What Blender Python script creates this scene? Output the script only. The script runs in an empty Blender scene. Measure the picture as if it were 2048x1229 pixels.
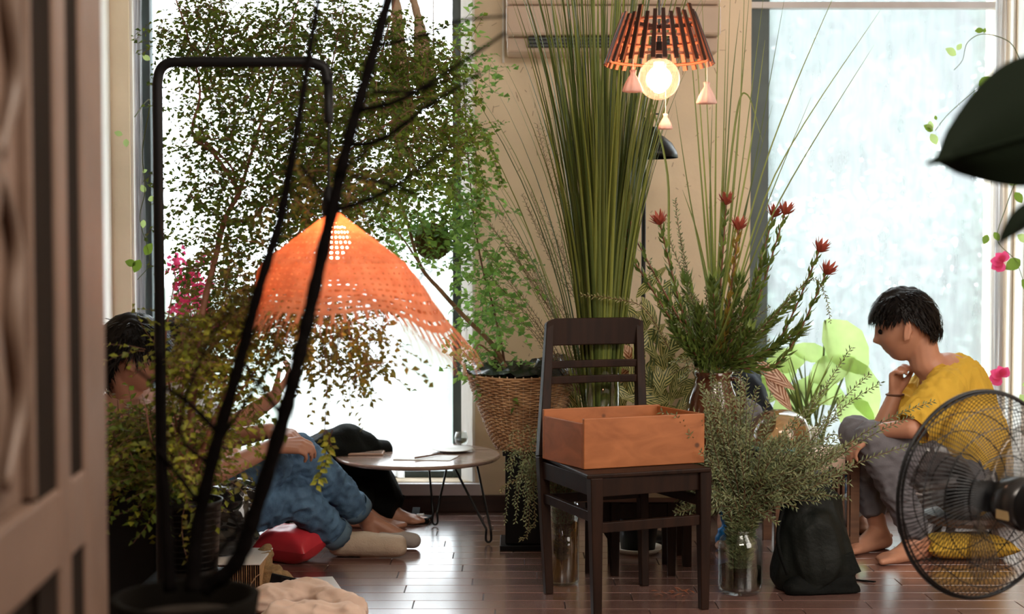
import bpy, bmesh, math, random
from mathutils import Vector as V, Matrix, noise
R = random.Random(7)
S = bpy.context.scene
COL = S.collection
# ------------------------------------------------ camera, light, exposure
FPX, CZ = 2800.0, 1.10
PITCH = math.atan(114.5 / FPX)
cam = bpy.data.objects.new('camera', bpy.data.cameras.new('camera'))
COL.objects.link(cam); S.camera = cam
cam.location = (0, 0, CZ); cam.rotation_euler = (math.pi / 2 - PITCH, 0, 0)
cam.data.sensor_width = 36; cam.data.lens = FPX / 2048 * 36
cam.data.clip_start = .05; cam.data.clip_end = 200
cam.data.dof.use_dof = True; cam.data.dof.focus_distance = 4.5; cam.data.dof.aperture_fstop = 2.9
w = bpy.data.worlds.new('world'); S.world = w; w.use_nodes = True
bg = w.node_tree.nodes['Background']; bg.inputs[0].default_value = (.90, .96, 1.0, 1); bg.inputs[1].default_value = 4.6
def area(name, loc, target, sx, sy, power, col):
    l = bpy.data.lights.new(name, 'AREA'); l.shape = 'RECTANGLE'; l.size = sx; l.size_y = sy; l.energy = power; l.color = col
    o = bpy.data.objects.new(name, l); COL.objects.link(o); o.location = loc
    o.rotation_euler = (V(target) - V(loc)).to_track_quat('-Z', 'Y').to_euler(); return o
area('overhead_fill', (.6, 1.2, 2.68), (.3, 3.6, .5), 1.6, .9, 56, (1, .90, .78))  # unseen fill light added overhead, above the frame
area('right_fill', (2.5, 2.4, 1.6), (0, 4.3, .6), 1.4, 1.6, 24, (1, .93, .85))  # unseen fill light added from the right
def lamp_point(name, loc, power, col, rad):
    l = bpy.data.lights.new(name, 'POINT'); l.energy = power; l.color = col; l.shadow_soft_size = rad
    o = bpy.data.objects.new(name, l); COL.objects.link(o); o.location = loc; return o
S.view_settings.view_transform = 'Standard'; S.view_settings.look = 'None'
S.view_settings.exposure = 0.70; S.view_settings.gamma = 1; S.view_settings.use_curve_mapping = False
try:
    S.cycles.max_bounces = 8; S.cycles.transparent_max_bounces = 24; S.cycles.use_denoising = True
    S.cycles.sample_clamp_indirect = 6; S.cycles.caustics_refractive = False; S.cycles.caustics_reflective = False
except Exception: pass

# ------------------------------------------------ pixel helpers
ca, sa = math.cos(PITCH), math.sin(PITCH)
def ray(px, py):
    a, b = (px - 1024) / FPX, (614.5 - py) / FPX
    return V((a, ca + b * sa, -sa + b * ca))
def P(px, py, Y):
    d = ray(px, py); return V((0, 0, CZ)) + d * (Y / d.y)
def G(px, py, z=0.0):
    d = ray(px, py); return V((0, 0, CZ)) + d * ((z - CZ) / d.z)
def PX(px, Y): return P(px, 500, Y).x
def PZ(py, Y): return P(1024, py, Y).z

# ------------------------------------------------ materials
def mat(name, col, rough=.6, metal=0, var=.12, scale=12, bump=0, bscale=60, trans=0, col2=None, island=0, stretch=None, objrand=0, spec=.5, coat=0, sheen=0):
    m = bpy.data.materials.new(name); m.use_nodes = True; nt = m.node_tree; n = nt.nodes; L = nt.links
    b = n['Principled BSDF']; out = n['Material Output']
    b.inputs['Roughness'].default_value = rough; b.inputs['Metallic'].default_value = metal
    b.inputs['Specular IOR Level'].default_value = spec; b.inputs['Coat Weight'].default_value = coat
    b.inputs['Sheen Weight'].default_value = sheen
    tc = n.new('ShaderNodeTexCoord'); mp = n.new('ShaderNodeMapping'); L.new(tc.outputs['Object'], mp.inputs[0])
    if stretch: mp.inputs['Scale'].default_value = stretch
    no = n.new('ShaderNodeTexNoise'); no.inputs['Scale'].default_value = scale; no.inputs['Detail'].default_value = 5; L.new(mp.outputs[0], no.inputs[0])
    c1 = col; c2 = col2 or tuple(c * (1 - var * 2) for c in col)
    mx = n.new('ShaderNodeMix'); mx.data_type = 'RGBA'
    mx.inputs[6].default_value = (*c1, 1); mx.inputs[7].default_value = (*c2, 1)
    fac = None
    if island or objrand:
        if island: g = n.new('ShaderNodeNewGeometry'); s = g.outputs['Random Per Island']
        else: g = n.new('ShaderNodeObjectInfo'); s = g.outputs['Random']
        ad = n.new('ShaderNodeMath'); ad.operation = 'MULTIPLY_ADD'; L.new(s, ad.inputs[0]); ad.inputs[1].default_value = .75
        m2 = n.new('ShaderNodeMath'); m2.operation = 'MULTIPLY'; m2.inputs[1].default_value = .3; L.new(no.outputs[0], m2.inputs[0]); L.new(m2.outputs[0], ad.inputs[2]); fac = ad.outputs[0]
    else:
        cr = n.new('ShaderNodeMapRange'); cr.inputs[1].default_value = .35; cr.inputs[2].default_value = .68; L.new(no.outputs[0], cr.inputs[0]); fac = cr.outputs[0]
    L.new(fac, mx.inputs[0]); L.new(mx.outputs[2], b.inputs['Base Color'])
    if bump:
        n2 = n.new('ShaderNodeTexNoise'); n2.inputs['Scale'].default_value = bscale; n2.inputs['Detail'].default_value = 6; L.new(mp.outputs[0], n2.inputs[0])
        bp = n.new('ShaderNodeBump'); bp.inputs['Strength'].default_value = bump; bp.inputs['Distance'].default_value = .01; L.new(n2.outputs[0], bp.inputs['Height']); L.new(bp.outputs[0], b.inputs['Normal'])
    if trans:
        t = n.new('ShaderNodeBsdfTranslucent'); L.new(mx.outputs[2], t.inputs[0]); ms = n.new('ShaderNodeMixShader'); ms.inputs[0].default_value = trans
        L.new(b.outputs[0], ms.inputs[1]); L.new(t.outputs[0], ms.inputs[2]); L.new(ms.outputs[0], out.inputs[0])
    return m
def wood(name, c1, c2, rough=.45, axis='X', scale=3, knots=False, objrand=.0, spec=.5, bump=.08):
    m = bpy.data.materials.new(name); m.use_nodes = True; nt = m.node_tree; n = nt.nodes; L = nt.links; b = n['Principled BSDF']
    b.inputs['Roughness'].default_value = rough; b.inputs['Specular IOR Level'].default_value = spec
    tc = n.new('ShaderNodeTexCoord'); mp = n.new('ShaderNodeMapping'); L.new(tc.outputs['Object'], mp.inputs[0])
    mp.inputs['Scale'].default_value = {'X': (.6, 9, 9), 'Y': (9, .6, 9), 'Z': (9, 9, .6)}[axis]
    oi = n.new('ShaderNodeObjectInfo'); cm = n.new('ShaderNodeVectorMath'); cm.operation = 'SCALE'; cm.inputs[0].default_value = (13, 7, 5); L.new(oi.outputs['Random'], cm.inputs['Scale']); L.new(cm.outputs[0], mp.inputs['Location'])
    no = n.new('ShaderNodeTexNoise'); no.inputs['Scale'].default_value = scale; no.inputs['Detail'].default_value = 8; no.inputs['Distortion'].default_value = 1.2; L.new(mp.outputs[0], no.inputs[0])
    cr = n.new('ShaderNodeValToRGB'); cr.color_ramp.elements[0].position = .3; cr.color_ramp.elements[1].position = .7
    cr.color_ramp.elements[0].color = (*c2, 1); cr.color_ramp.elements[1].color = (*c1, 1); L.new(no.outputs[0], cr.inputs[0]); last = cr.outputs[0]
    if objrand:
        mv = n.new('ShaderNodeHueSaturation'); ma = n.new('ShaderNodeMath'); ma.operation = 'MULTIPLY_ADD'; ma.inputs[1].default_value = objrand; ma.inputs[2].default_value = 1 - objrand / 2
        L.new(oi.outputs['Random'], ma.inputs[0]); L.new(ma.outputs[0], mv.inputs['Value']); L.new(last, mv.inputs['Color']); last = mv.outputs[0]
    if knots:
        vo = n.new('ShaderNodeTexVoronoi'); vo.inputs['Scale'].default_value = 10; L.new(tc.outputs['Object'], vo.inputs[0])
        r2 = n.new('ShaderNodeMapRange'); r2.inputs[1].default_value = .05; r2.inputs[2].default_value = .11; L.new(vo.outputs['Distance'], r2.inputs[0])
        mx = n.new('ShaderNodeMix'); mx.data_type = 'RGBA'; mx.inputs[6].default_value = (.10, .035, .012, 1); L.new(r2.outputs[0], mx.inputs[0]); L.new(last, mx.inputs[7]); last = mx.outputs[2]
    L.new(last, b.inputs['Base Color'])
    if bump:
        bp = n.new('ShaderNodeBump'); bp.inputs['Strength'].default_value = bump; bp.inputs['Distance'].default_value = .004; L.new(no.outputs[0], bp.inputs['Height']); L.new(bp.outputs[0], b.inputs['Normal'])
    return m
def glassy(name, col=(1, 1, 1), gloss=.12, rough=.02, veil=0, veilcol=(1, 1, 1), emit=None, es=0, noise_veil=False):
    """thin glass: transparent + a little gloss at grazing angles + an optional translucent film"""
    m = bpy.data.materials.new(name); m.use_nodes = True; nt = m.node_tree; n = nt.nodes; L = nt.links
    n.remove(n['Principled BSDF']); out = n['Material Output']
    t = n.new('ShaderNodeBsdfTransparent'); t.inputs[0].default_value = (*col, 1)
    g = n.new('ShaderNodeBsdfGlossy'); g.inputs['Roughness'].default_value = rough
    lw = n.new('ShaderNodeLayerWeight'); lw.inputs[0].default_value = .5
    mr = n.new('ShaderNodeMapRange'); mr.inputs[3].default_value = gloss * .35; mr.inputs[4].default_value = min(1, gloss * 4.5); L.new(lw.outputs['Facing'], mr.inputs[0])
    a = n.new('ShaderNodeMixShader'); L.new(mr.outputs[0], a.inputs[0]); L.new(t.outputs[0], a.inputs[1]); L.new(g.outputs[0], a.inputs[2]); last = a
    if veil:
        tr = n.new('ShaderNodeBsdfTranslucent'); tr.inputs[0].default_value = (*veilcol, 1)
        b = n.new('ShaderNodeMixShader'); b.inputs[0].default_value = veil; L.new(last.outputs[0], b.inputs[1]); L.new(tr.outputs[0], b.inputs[2]); last = b
        if noise_veil:
            tc = n.new('ShaderNodeTexCoord'); mp = n.new('ShaderNodeMapping'); mp.inputs['Scale'].default_value = (14, 1, 2.4); L.new(tc.outputs['Object'], mp.inputs[0])
            no = n.new('ShaderNodeTexNoise'); no.inputs['Scale'].default_value = 2.4; no.inputs['Detail'].default_value = 6; L.new(mp.outputs[0], no.inputs[0])
            r = n.new('ShaderNodeMapRange'); r.inputs[1].default_value = .35; r.inputs[2].default_value = .7; r.inputs[3].default_value = veil * .92; r.inputs[4].default_value = min(1, veil * 1.1); L.new(no.outputs[0], r.inputs[0]); L.new(r.outputs[0], b.inputs[0])
    if emit:
        e = n.new('ShaderNodeEmission'); e.inputs[0].default_value = (*emit, 1); e.inputs[1].default_value = es
        ad = n.new('ShaderNodeAddShader'); L.new(last.outputs[0], ad.inputs[0]); L.new(e.outputs[0], ad.inputs[1]); last = ad
    L.new(last.outputs[0], out.inputs[0]); return m
def emis(name, col, s):
    m = bpy.data.materials.new(name); m.use_nodes = True; n = m.node_tree.nodes; b = n['Principled BSDF']
    b.inputs['Base Color'].default_value = (*col, 1); b.inputs['Emission Color'].default_value = (*col, 1); b.inputs['Emission Strength'].default_value = s; return m

# ------------------------------------------------ object helpers
def tag(o, label=None, cat=None, group=None, kind=None):
    if label: o['label'] = label
    if cat: o['category'] = cat
    if group: o['group'] = group
    if kind: o['kind'] = kind
    return o
def thing(name, label, cat, loc, group=None):
    o = bpy.data.objects.new(name, None); COL.objects.link(o); o.location = V(loc); o.empty_display_size = .05
    return tag(o, label, cat, group)
def wl(o):
    p = V((0, 0, 0))
    while o: p += o.location; o = o.parent
    return p
class MB:
    def __init__(s): s.v = []; s.f = []
    def add(s, vs, fs):
        k = len(s.v); s.v += [V(v) for v in vs]; s.f += [tuple(i + k for i in f) for f in fs]; return s
    def box(s, a, b):
        (x0, y0, z0), (x1, y1, z1) = a, b
        return s.add([(x0,y0,z0),(x1,y0,z0),(x1,y1,z0),(x0,y1,z0),(x0,y0,z1),(x1,y0,z1),(x1,y1,z1),(x0,y1,z1)], [(0,3,2,1),(4,5,6,7),(0,1,5,4),(1,2,6,5),(2,3,7,6),(3,0,4,7)])
    def beam(s, p, q, w0, d0, w1=None, d1=None, side=None):
        """tapered rectangular bar from p to q; w along side, d along the other axis"""
        p, q = V(p), V(q); w1 = w0 if w1 is None else w1; d1 = d0 if d1 is None else d1
        ax = (q - p).normalized(); sd = V(side) if side is not None else (V((1, 0, 0)) if abs(ax.x) < .8 else V((0, 1, 0)))
        sd = (sd - ax * sd.dot(ax)).normalized(); ot = ax.cross(sd)
        vs = [c + sd * (sx * ww / 2) + ot * (sy * dd / 2) for c, ww, dd in ((p, w0, d0), (q, w1, d1)) for sx, sy in ((-1,-1),(1,-1),(1,1),(-1,1))]
        return s.add(vs, [(0,3,2,1),(4,5,6,7),(0,1,5,4),(1,2,6,5),(2,3,7,6),(3,0,4,7)])
    def tube(s, pts, r, n=8, cap=True, closed=False):
        pts = [V(p) for p in pts]; N = len(pts); rs = r if isinstance(r, (list, tuple)) else [r] * N
        rs = list(rs); k0 = len(s.v); ref = None
        if len(rs) != N: rs = [rs[0] + (rs[-1] - rs[0]) * i / (N - 1) for i in range(N)]
        for i, p in enumerate(pts):
            t = (pts[(i + 1) % N] - pts[i - 1]) if closed else (pts[min(i + 1, N - 1)] - pts[max(i - 1, 0)])
            t = t.normalized() if t.length > 1e-9 else V((0, 0, 1))
            if ref is None: ref = V((0, 0, 1)) if abs(t.z) < .9 else V((1, 0, 0))
            u = ref - t * ref.dot(t); u = u.normalized() if u.length > 1e-6 else t.orthogonal().normalized(); ref = u; v = t.cross(u)
            for j in range(n):
                a = 2 * math.pi * j / n; s.v.append(p + (u * math.cos(a) + v * math.sin(a)) * rs[i])
        for i in range(N if closed else N - 1):
            for j in range(n):
                a, b = k0 + i * n + j, k0 + i * n + (j + 1) % n; c, d = k0 + ((i + 1) % N) * n + (j + 1) % n, k0 + ((i + 1) % N) * n + j
                s.f.append((a, b, c, d))
        if cap and not closed: s.f.append(tuple(k0 + j for j in range(n))[::-1]); s.f.append(tuple(k0 + (N - 1) * n + j for j in range(n)))
        return s
    def lathe(s, prof, c=(0, 0, 0), n=32, sy=1.0):
        c = V(c); k0 = len(s.v)
        for r, z in prof:
            for j in range(n): a = 2 * math.pi * j / n; s.v.append(c + V((r * math.cos(a), r * math.sin(a) * sy, z)))
        for i in range(len(prof) - 1):
            for j in range(n): s.f.append((k0 + i*n + j, k0 + i*n + (j+1) % n, k0 + (i+1)*n + (j+1) % n, k0 + (i+1)*n + j))
        if prof[0][0] > 1e-4: s.f.append(tuple(k0 + j for j in range(n))[::-1])
        if prof[-1][0] > 1e-4: s.f.append(tuple(k0 + (len(prof)-1)*n + j for j in range(n)))
        return s
    def ell(s, c, rx, ry, rz, n=12, m=8, rot=None):
        c = V(c); k0 = len(s.v)
        for i in range(m + 1):
            th = math.pi * i / m
            for j in range(n):
                a = 2 * math.pi * j / n; p = V((rx*math.sin(th)*math.cos(a), ry*math.sin(th)*math.sin(a), -rz*math.cos(th)))
                s.v.append(c + (rot @ p if rot else p))
        for i in range(m):
            for j in range(n): s.f.append((k0+i*n+j, k0+i*n+(j+1) % n, k0+(i+1)*n+(j+1) % n, k0+(i+1)*n+j))
        return s
    def leaf(s, p, d, up, L, Wd, fold=.25, droop=.15, segs=1):
        p, d, up = V(p), V(d).normalized(), V(up)
        sd = d.cross(up); sd = sd.normalized() if sd.length > 1e-6 else d.orthogonal().normalized(); nn = sd.cross(d)
        if segs == 1:
            a = p; b = p + d * L * .45 + sd * Wd / 2 + nn * fold * Wd; c = p + d * L - nn * droop * L; e = p + d * L * .45 - sd * Wd / 2 + nn * fold * Wd
            return s.add([a, b, c, e, p + d * L * .5], [(0, 1, 4), (1, 2, 4), (2, 3, 4), (3, 0, 4)])
        prof = [(0, .12), (.2, .75), (.45, 1), (.7, .8), (.88, .4), (1, .03)]
        vs = []
        for t, ww in prof:
            q = p + d * L * t - nn * droop * L * t * t
            vs += [q + sd * Wd/2*ww + nn*fold*Wd*ww*.5, q, q - sd * Wd/2*ww + nn*fold*Wd*ww*.5]
        fs = []
        for i in range(len(prof) - 1):
            k = i * 3; fs += [(k, k+3, k+4, k+1), (k+1, k+4, k+5, k+2)]
        return s.add(vs, fs)
    def build(s, name, m, parent=None, smooth=False, loc=None, kind=None, label=None, bevel=0, solid=0):
        o0 = wl(parent) if parent else V((0, 0, 0)); off = V(loc) if loc is not None else o0
        if parent and loc is None: off = o0
        me = bpy.data.meshes.new(name); me.from_pydata([tuple(v - off) for v in s.v], [], s.f); me.update()
        if smooth: me.shade_smooth()
        if m: me.materials.append(m)
        o = bpy.data.objects.new(name, me); COL.objects.link(o); o.location = off - o0
        if parent: o.parent = parent
        if kind: o['kind'] = kind
        if label: o['label'] = label
        if bevel:
            b = o.modifiers.new('bevel', 'BEVEL'); b.width = bevel; b.segments = 2; b.limit_method = 'ANGLE'
        if solid:
            b = o.modifiers.new('solid', 'SOLIDIFY'); b.thickness = solid
        return o
def struct(name, mb, m, **k):
    o = mb.build(name, m, **k); o['kind'] = 'structure'; return o
def smooth_path(pts, n=6):
    """Catmull-Rom through pts"""
    pts = [V(p) for p in pts]
    if len(pts) < 3: return [pts[0].lerp(pts[-1], i / n) for i in range(n + 1)]
    out = []
    for i in range(len(pts) - 1):
        p0, p1, p2, p3 = pts[max(i-1, 0)], pts[i], pts[i+1], pts[min(i+2, len(pts)-1)]
        for k in range(n):
            t = k / n; out.append(.5 * ((2*p1) + (p2-p0)*t + (2*p0-5*p1+4*p2-p3)*t*t + (3*p1-p0-3*p2+p3)*t**3))
    return out + [pts[-1]]
def pp(lst): return [P(*q) for q in lst]
def rv(k=1): return V((R.uniform(-1, 1), R.uniform(-1, 1), R.uniform(-1, 1))) * k
# soft shapes: capsules fused into one continuous surface
def caps_mesh(caps, vox, smooth=4, extra=None):
    mb = MB()
    for c in caps:
        p, r0, q, r1 = V(c[0]), c[1], V(c[2]), c[3]; d = q - p
        if d.length < 1e-5: mb.ell(p, r0, r0, r0, 16, 12); continue
        ax = d.normalized(); u = ax.orthogonal().normalized(); v = ax.cross(u); n = 14; k0 = len(mb.v); rings = []
        for i in range(5): a = math.pi/2 * (1 - i/4.); rings.append((p - ax * r0 * math.sin(a), max(r0 * math.cos(a), 1e-4)))
        for i in range(5): a = math.pi/2 * i/4.; rings.append((q + ax * r1 * math.sin(a), max(r1 * math.cos(a), 1e-4)))
        for cc, rr in rings:
            for j in range(n): a = 2*math.pi*j/n; mb.v.append(cc + (u*math.cos(a) + v*math.sin(a))*rr)
        for i in range(len(rings)-1):
            for j in range(n): mb.f.append((k0+i*n+j, k0+i*n+(j+1) % n, k0+(i+1)*n+(j+1) % n, k0+(i+1)*n+j))
        mb.f.append(tuple(k0+j for j in range(n))[::-1]); mb.f.append(tuple(k0+(len(rings)-1)*n+j for j in range(n)))
    if extra: mb.add(extra.v, extra.f)
    me = bpy.data.meshes.new('tmp'); me.from_pydata([tuple(v) for v in mb.v], [], mb.f)
    o = bpy.data.objects.new('tmp', me); COL.objects.link(o)
    r = o.modifiers.new('r', 'REMESH'); r.mode = 'VOXEL'; r.voxel_size = vox
    sm = o.modifiers.new('s', 'SMOOTH'); sm.iterations = smooth; sm.factor = .5
    dg = bpy.context.evaluated_depsgraph_get(); ev = o.evaluated_get(dg); out = bpy.data.meshes.new_from_object(ev)
    bpy.data.objects.remove(o); bpy.data.meshes.remove(me); return out
def soft(name, caps, m, parent=None, loc=None, vox=.008, smooth=4, fold=0, fscale=14, fstretch=(1, 1, 1), extra=None, cut=None, label=None, floor=None):
    me = caps_mesh(caps, vox, smooth, extra)
    off = wl(parent) if parent else V(loc or (0, 0, 0))
    if cut:
        bm = bmesh.new(); bm.from_mesh(me)
        for co, no in cut:
            bmesh.ops.bisect_plane(bm, geom=bm.verts[:] + bm.edges[:] + bm.faces[:], plane_co=co, plane_no=no, clear_outer=True)
        bm.to_mesh(me); bm.free()
    if fold:
        ns = [v.normal.copy() for v in me.vertices]; st = V(fstretch)
        for v, nn in zip(me.vertices, ns):
            q = V((v.co.x*st.x, v.co.y*st.y, v.co.z*st.z)) * fscale
            a = noise.noise(q); b = noise.noise(q * 2.1 + V((3, 1, 7)))
            v.co += nn * fold * ((1 - abs(a) * 3.2) * .8 + b * .6)
    if floor is not None:
        for v in me.vertices: v.co.z = max(v.co.z, floor)
    for v in me.vertices: v.co -= off
    me.shade_smooth(); me.materials.clear(); me.materials.append(m); me.name = name
    o = bpy.data.objects.new(name, me); COL.objects.link(o)
    if parent: o.parent = parent
    else: o.location = off
    if label: o['label'] = label
    return o
def chain(pts):  # [(point, r), ...] -> capsules
    return [(pts[i][0], pts[i][1], pts[i+1][0], pts[i+1][1]) for i in range(len(pts)-1)]
# ------------------------------------------------ palette
M = {}
M['plaster'] = mat('cream plaster', (.90, .74, .55), .85, var=.07, scale=3, bump=.5, bscale=9)
M['paint'] = mat('white chipped paint', (.92, .90, .86), .7, var=.05, scale=4, bump=.5, bscale=30, stretch=(1, 1, .3))
M['trim'] = mat('lavender white trim', (.66, .62, .64), .5, var=.04)
M['stone'] = mat('beige stone', (.62, .50, .36), .8, var=.12, scale=25, bump=.3)
M['frame'] = mat('dark green grey metal', (.075, .105, .11), .45, var=.15, scale=6)
M['darkwood'] = wood('dark stained wood', (.050, .020, .013), (.014, .006, .005), .32, 'Z')
M['baseboard'] = wood('dark baseboard wood', (.05, .022, .016), (.022, .010, .008), .4, 'X')
M['plank'] = wood('red brown parquet', (.26, .145, .122), (.155, .082, .068), .24, 'X', 2.2, objrand=.5, spec=1.0, bump=.018)
M['plank'].node_tree.nodes['Principled BSDF'].inputs['Coat Weight'].default_value = 1.0
M['plank'].node_tree.nodes['Principled BSDF'].inputs['Coat Roughness'].default_value = .24
M['plank'].node_tree.nodes['Principled BSDF'].inputs['Coat IOR'].default_value = 1.9
M['gap'] = mat('floor seam', (.035, .016, .012), .5)
M['beige_plastic'] = mat('beige plastic', (.60, .45, .35), .5, var=.02)
M['black'] = mat('black metal', (.006, .006, .007), .35, var=.05, spec=.3)
M['blackm'] = mat('matt black plastic', (.004, .004, .0045), .5, var=.05, spec=.2)
M['pine'] = wood('orange pine', (.46, .16, .055), (.31, .10, .030), .42, 'X', 2.2, knots=True)
M['pineY'] = wood('orange pine end', (.46, .15, .052), (.31, .10, .030), .42, 'Y', 2.2)
M['chairwood'] = wood('dark brown chair wood', (.028, .012, .007), (.010, .005, .0035), .5, 'Z', 2.5, spec=.15)
M['benchwood'] = wood('brown bench wood', (.20, .10, .055), (.10, .045, .026), .4, 'X')
M['leafdark'] = mat('dark olive leaf', (.22, .31, .035), .5, trans=.6, col2=(.04, .085, .015), island=1)
M['leafbrown'] = mat('bronze leaf', (.34, .27, .05), .5, trans=.6, col2=(.09, .10, .018), island=1)
M['leafmid'] = mat('mid green leaf', (.30, .42, .05), .5, trans=.6, col2=(.06, .13, .018), island=1)
M['leafyel'] = mat('yellow green leaf', (.46, .50, .05), .5, trans=.55, col2=(.09, .11, .015), island=1)
M['leafbright'] = mat('bright green leaf', (.36, .58, .13), .5, trans=.6, col2=(.12, .28, .06), island=1)
M['rosemary'] = mat('grey green needles', (.36, .40, .19), .45, trans=.35, col2=(.06, .095, .040), island=1)
M['dryneedle'] = mat('dry olive needles', (.36, .31, .15), .6, trans=.35, col2=(.16, .16, .06), island=1)
M['grass'] = mat('tall grass blade', (.34, .38, .08), .35, trans=.35, col2=(.022, .055, .014), objrand=1)
M['protealeaf'] = mat('leathery leaf', (.24, .32, .07), .42, trans=.35, col2=(.07, .12, .028), island=1)
M['protealeafy'] = mat('golden leathery leaf', (.50, .33, .06), .42, trans=.4, col2=(.22, .16, .03), island=1)
M['protea'] = mat('red bract', (.80, .20, .13), .5, trans=.35, col2=(.25, .045, .03), island=1)
M['stem'] = mat('brown stem', (.14, .055, .028), .7, bump=.3, bscale=40)
M['stemred'] = mat('reddish brown stem', (.24, .095, .055), .6, bump=.3)
M['stemtan'] = mat('tan woody stem', (.30, .17, .09), .7, bump=.3)
M['stemgreen'] = mat('green stem', (.12, .16, .04), .6)
M['branchblack'] = mat('blackish bare branch', (.003, .002, .0018), .8, bump=.5, bscale=30, spec=.04)
M['wicker'] = mat('honey wicker', (.62, .38, .20), .55, col2=(.36, .19, .09), objrand=0, scale=22, bump=.3)
M['wickerlight'] = mat('pale wicker stake', (.72, .55, .38), .6, var=.2)
M['plastic_film'] = mat('black plastic film', (.014, .018, .017), .22, var=.05, bump=.6, bscale=18)
M['ceramic'] = mat('brown glaze', (.11, .035, .017), .14, col2=(.045, .015, .008), scale=7, coat=.8)
M['glass'] = glassy('clear glass', (.95, .975, .965), .09)
M['window'] = glassy('rain misted window glass', (.96, .985, .99), .05, .03, veil=.27, veilcol=(.95, .985, 1.0), noise_veil=True)
M['water'] = glassy('murky water', (.26, .24, .14), .04)
M['water2'] = glassy('tea coloured water', (.60, .42, .13), .04)
M['sheer'] = glassy('sheer white curtain', (1, 1, 1), .0, .5, veil=.72, veilcol=(.98, .98, 1))
M['skin'] = mat('warm skin', (.56, .27, .17), .5, var=.05, scale=9)
M['skin2'] = mat('tanned skin', (.42, .20, .13), .5, var=.06, scale=9)
M['hair'] = mat('black hair', (.007, .0045, .004), .5, var=.2, spec=.2)
M['yellow'] = mat('mustard yellow cotton', (.80, .50, .055), .85, var=.06, scale=5, bump=.15, trans=.12)
M['greytrouser'] = mat('grey cotton', (.17, .165, .185), .85, var=.08, bump=.15, bscale=200)
M['palegrey'] = mat('pale grey cotton', (.55, .57, .58), .85, var=.05)
M['denim'] = mat('blue denim', (.10, .20, .33), .85, col2=(.025, .06, .12), scale=16, bump=.3, bscale=260)
M['denimlight'] = mat('turned up denim', (.10, .17, .24), .85, var=.15)
M['sock'] = mat('oatmeal sock', (.55, .44, .34), .95, var=.06, bump=.25, bscale=180)
M['sockgrey'] = mat('grey sock', (.42, .38, .36), .95, var=.06, bump=.25, bscale=180)
M['navy'] = mat('navy cotton', (.020, .030, .050), .85, var=.1)
M['blackcloth'] = mat('black cloth', (.005, .006, .0055), .75, var=.1, spec=.12, bump=.2, bscale=120)
M['olivecloth'] = mat('black nylon', (.006, .008, .0065), .6, var=.1, spec=.22, bump=.2, bscale=90)
M['shirt'] = mat('dusty pink cotton', (.42, .23, .17), .85, var=.1)
M['red'] = mat('coral red satin', (.72, .045, .065), .35, var=.12, scale=5)
M['burlap'] = mat('tan burlap', (.42, .27, .13), .9, var=.2, scale=60, bump=.6, bscale=220)
M['pinkcloth'] = mat('pale pink cotton', (.84, .64, .53), .9, var=.04, bump=.1)
M['white'] = mat('off white', (.80, .78, .75), .55, var=.02)
M['paper'] = mat('white paper', (.82, .82, .83), .6, var=.02)
M['board'] = wood('grey brown table laminate', (.40, .29, .24), (.24, .16, .13), .16, 'X', 3, spec=.9)
M['orangecane'] = mat('orange rattan', (.84, .42, .24), .6, trans=.6, col2=(.72, .30, .15), scale=30)
M['slatdark'] = mat('dark brown slat', (.035, .012, .007), .5, var=.15, spec=.2)
M['slatinner'] = mat('reddish slat wood with lamp glow', (.42, .14, .07), .5, var=.1)  # lamp glow on the inner slat side is put into this colour
M['brass'] = mat('aged brass', (.45, .30, .16), .35, metal=.9)
M['pot'] = mat('black ribbed pot', (.006, .005, .0045), .4, spec=.25)
M['soil'] = mat('soil', (.03, .02, .012), .95, bump=.6)
M['amber'] = glassy('amber glass', (.80, .55, .34), .14, .03, veil=.25, veilcol=(.55, .36, .22))
M['blue'] = mat('bright blue plastic', (.02, .22, .60), .35, var=.15, scale=10)
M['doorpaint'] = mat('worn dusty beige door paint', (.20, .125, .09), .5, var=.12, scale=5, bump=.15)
M['doordark'] = mat('dark brown recess with painted shade', (.014, .008, .005), .8, var=.1, spec=.1)  # shade of the door grooves mixed into the dark brown
M['doorcarve'] = mat('darker carved wood', (.16, .10, .07), .5)  # carved relief, darker than the door paint
M['pinkflower'] = mat('magenta bract', (.85, .12, .28), .6, trans=.5, col2=(.70, .06, .20), island=1)
M['palepink'] = mat('pale pink thread', (.85, .62, .55), .8, trans=.3)
M['dried'] = mat('dried beige fibre', (.55, .40, .28), .9, trans=.3, var=.2, scale=30, bump=.5)
M['moss'] = mat('brown moss', (.20, .13, .05), .95, col2=(.09, .10, .02), bump=.8)
M['bigleaf'] = mat('dark leaf', (.004, .008, .003), .75, var=.05, spec=.1)
M['taro'] = mat('bright translucent leaf', (.60, .80, .30), .45, trans=.5, var=.15, scale=6)
M['treeleaf'] = mat('outdoor leaf', (.13, .19, .15), .7, trans=.35, col2=(.07, .12, .10), island=1)
M['trunk'] = mat('outdoor trunk', (.035, .04, .045), .9)
M['lawn'] = mat('lawn', (.05, .085, .045), .95, var=.2)
M['croton'] = None
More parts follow.
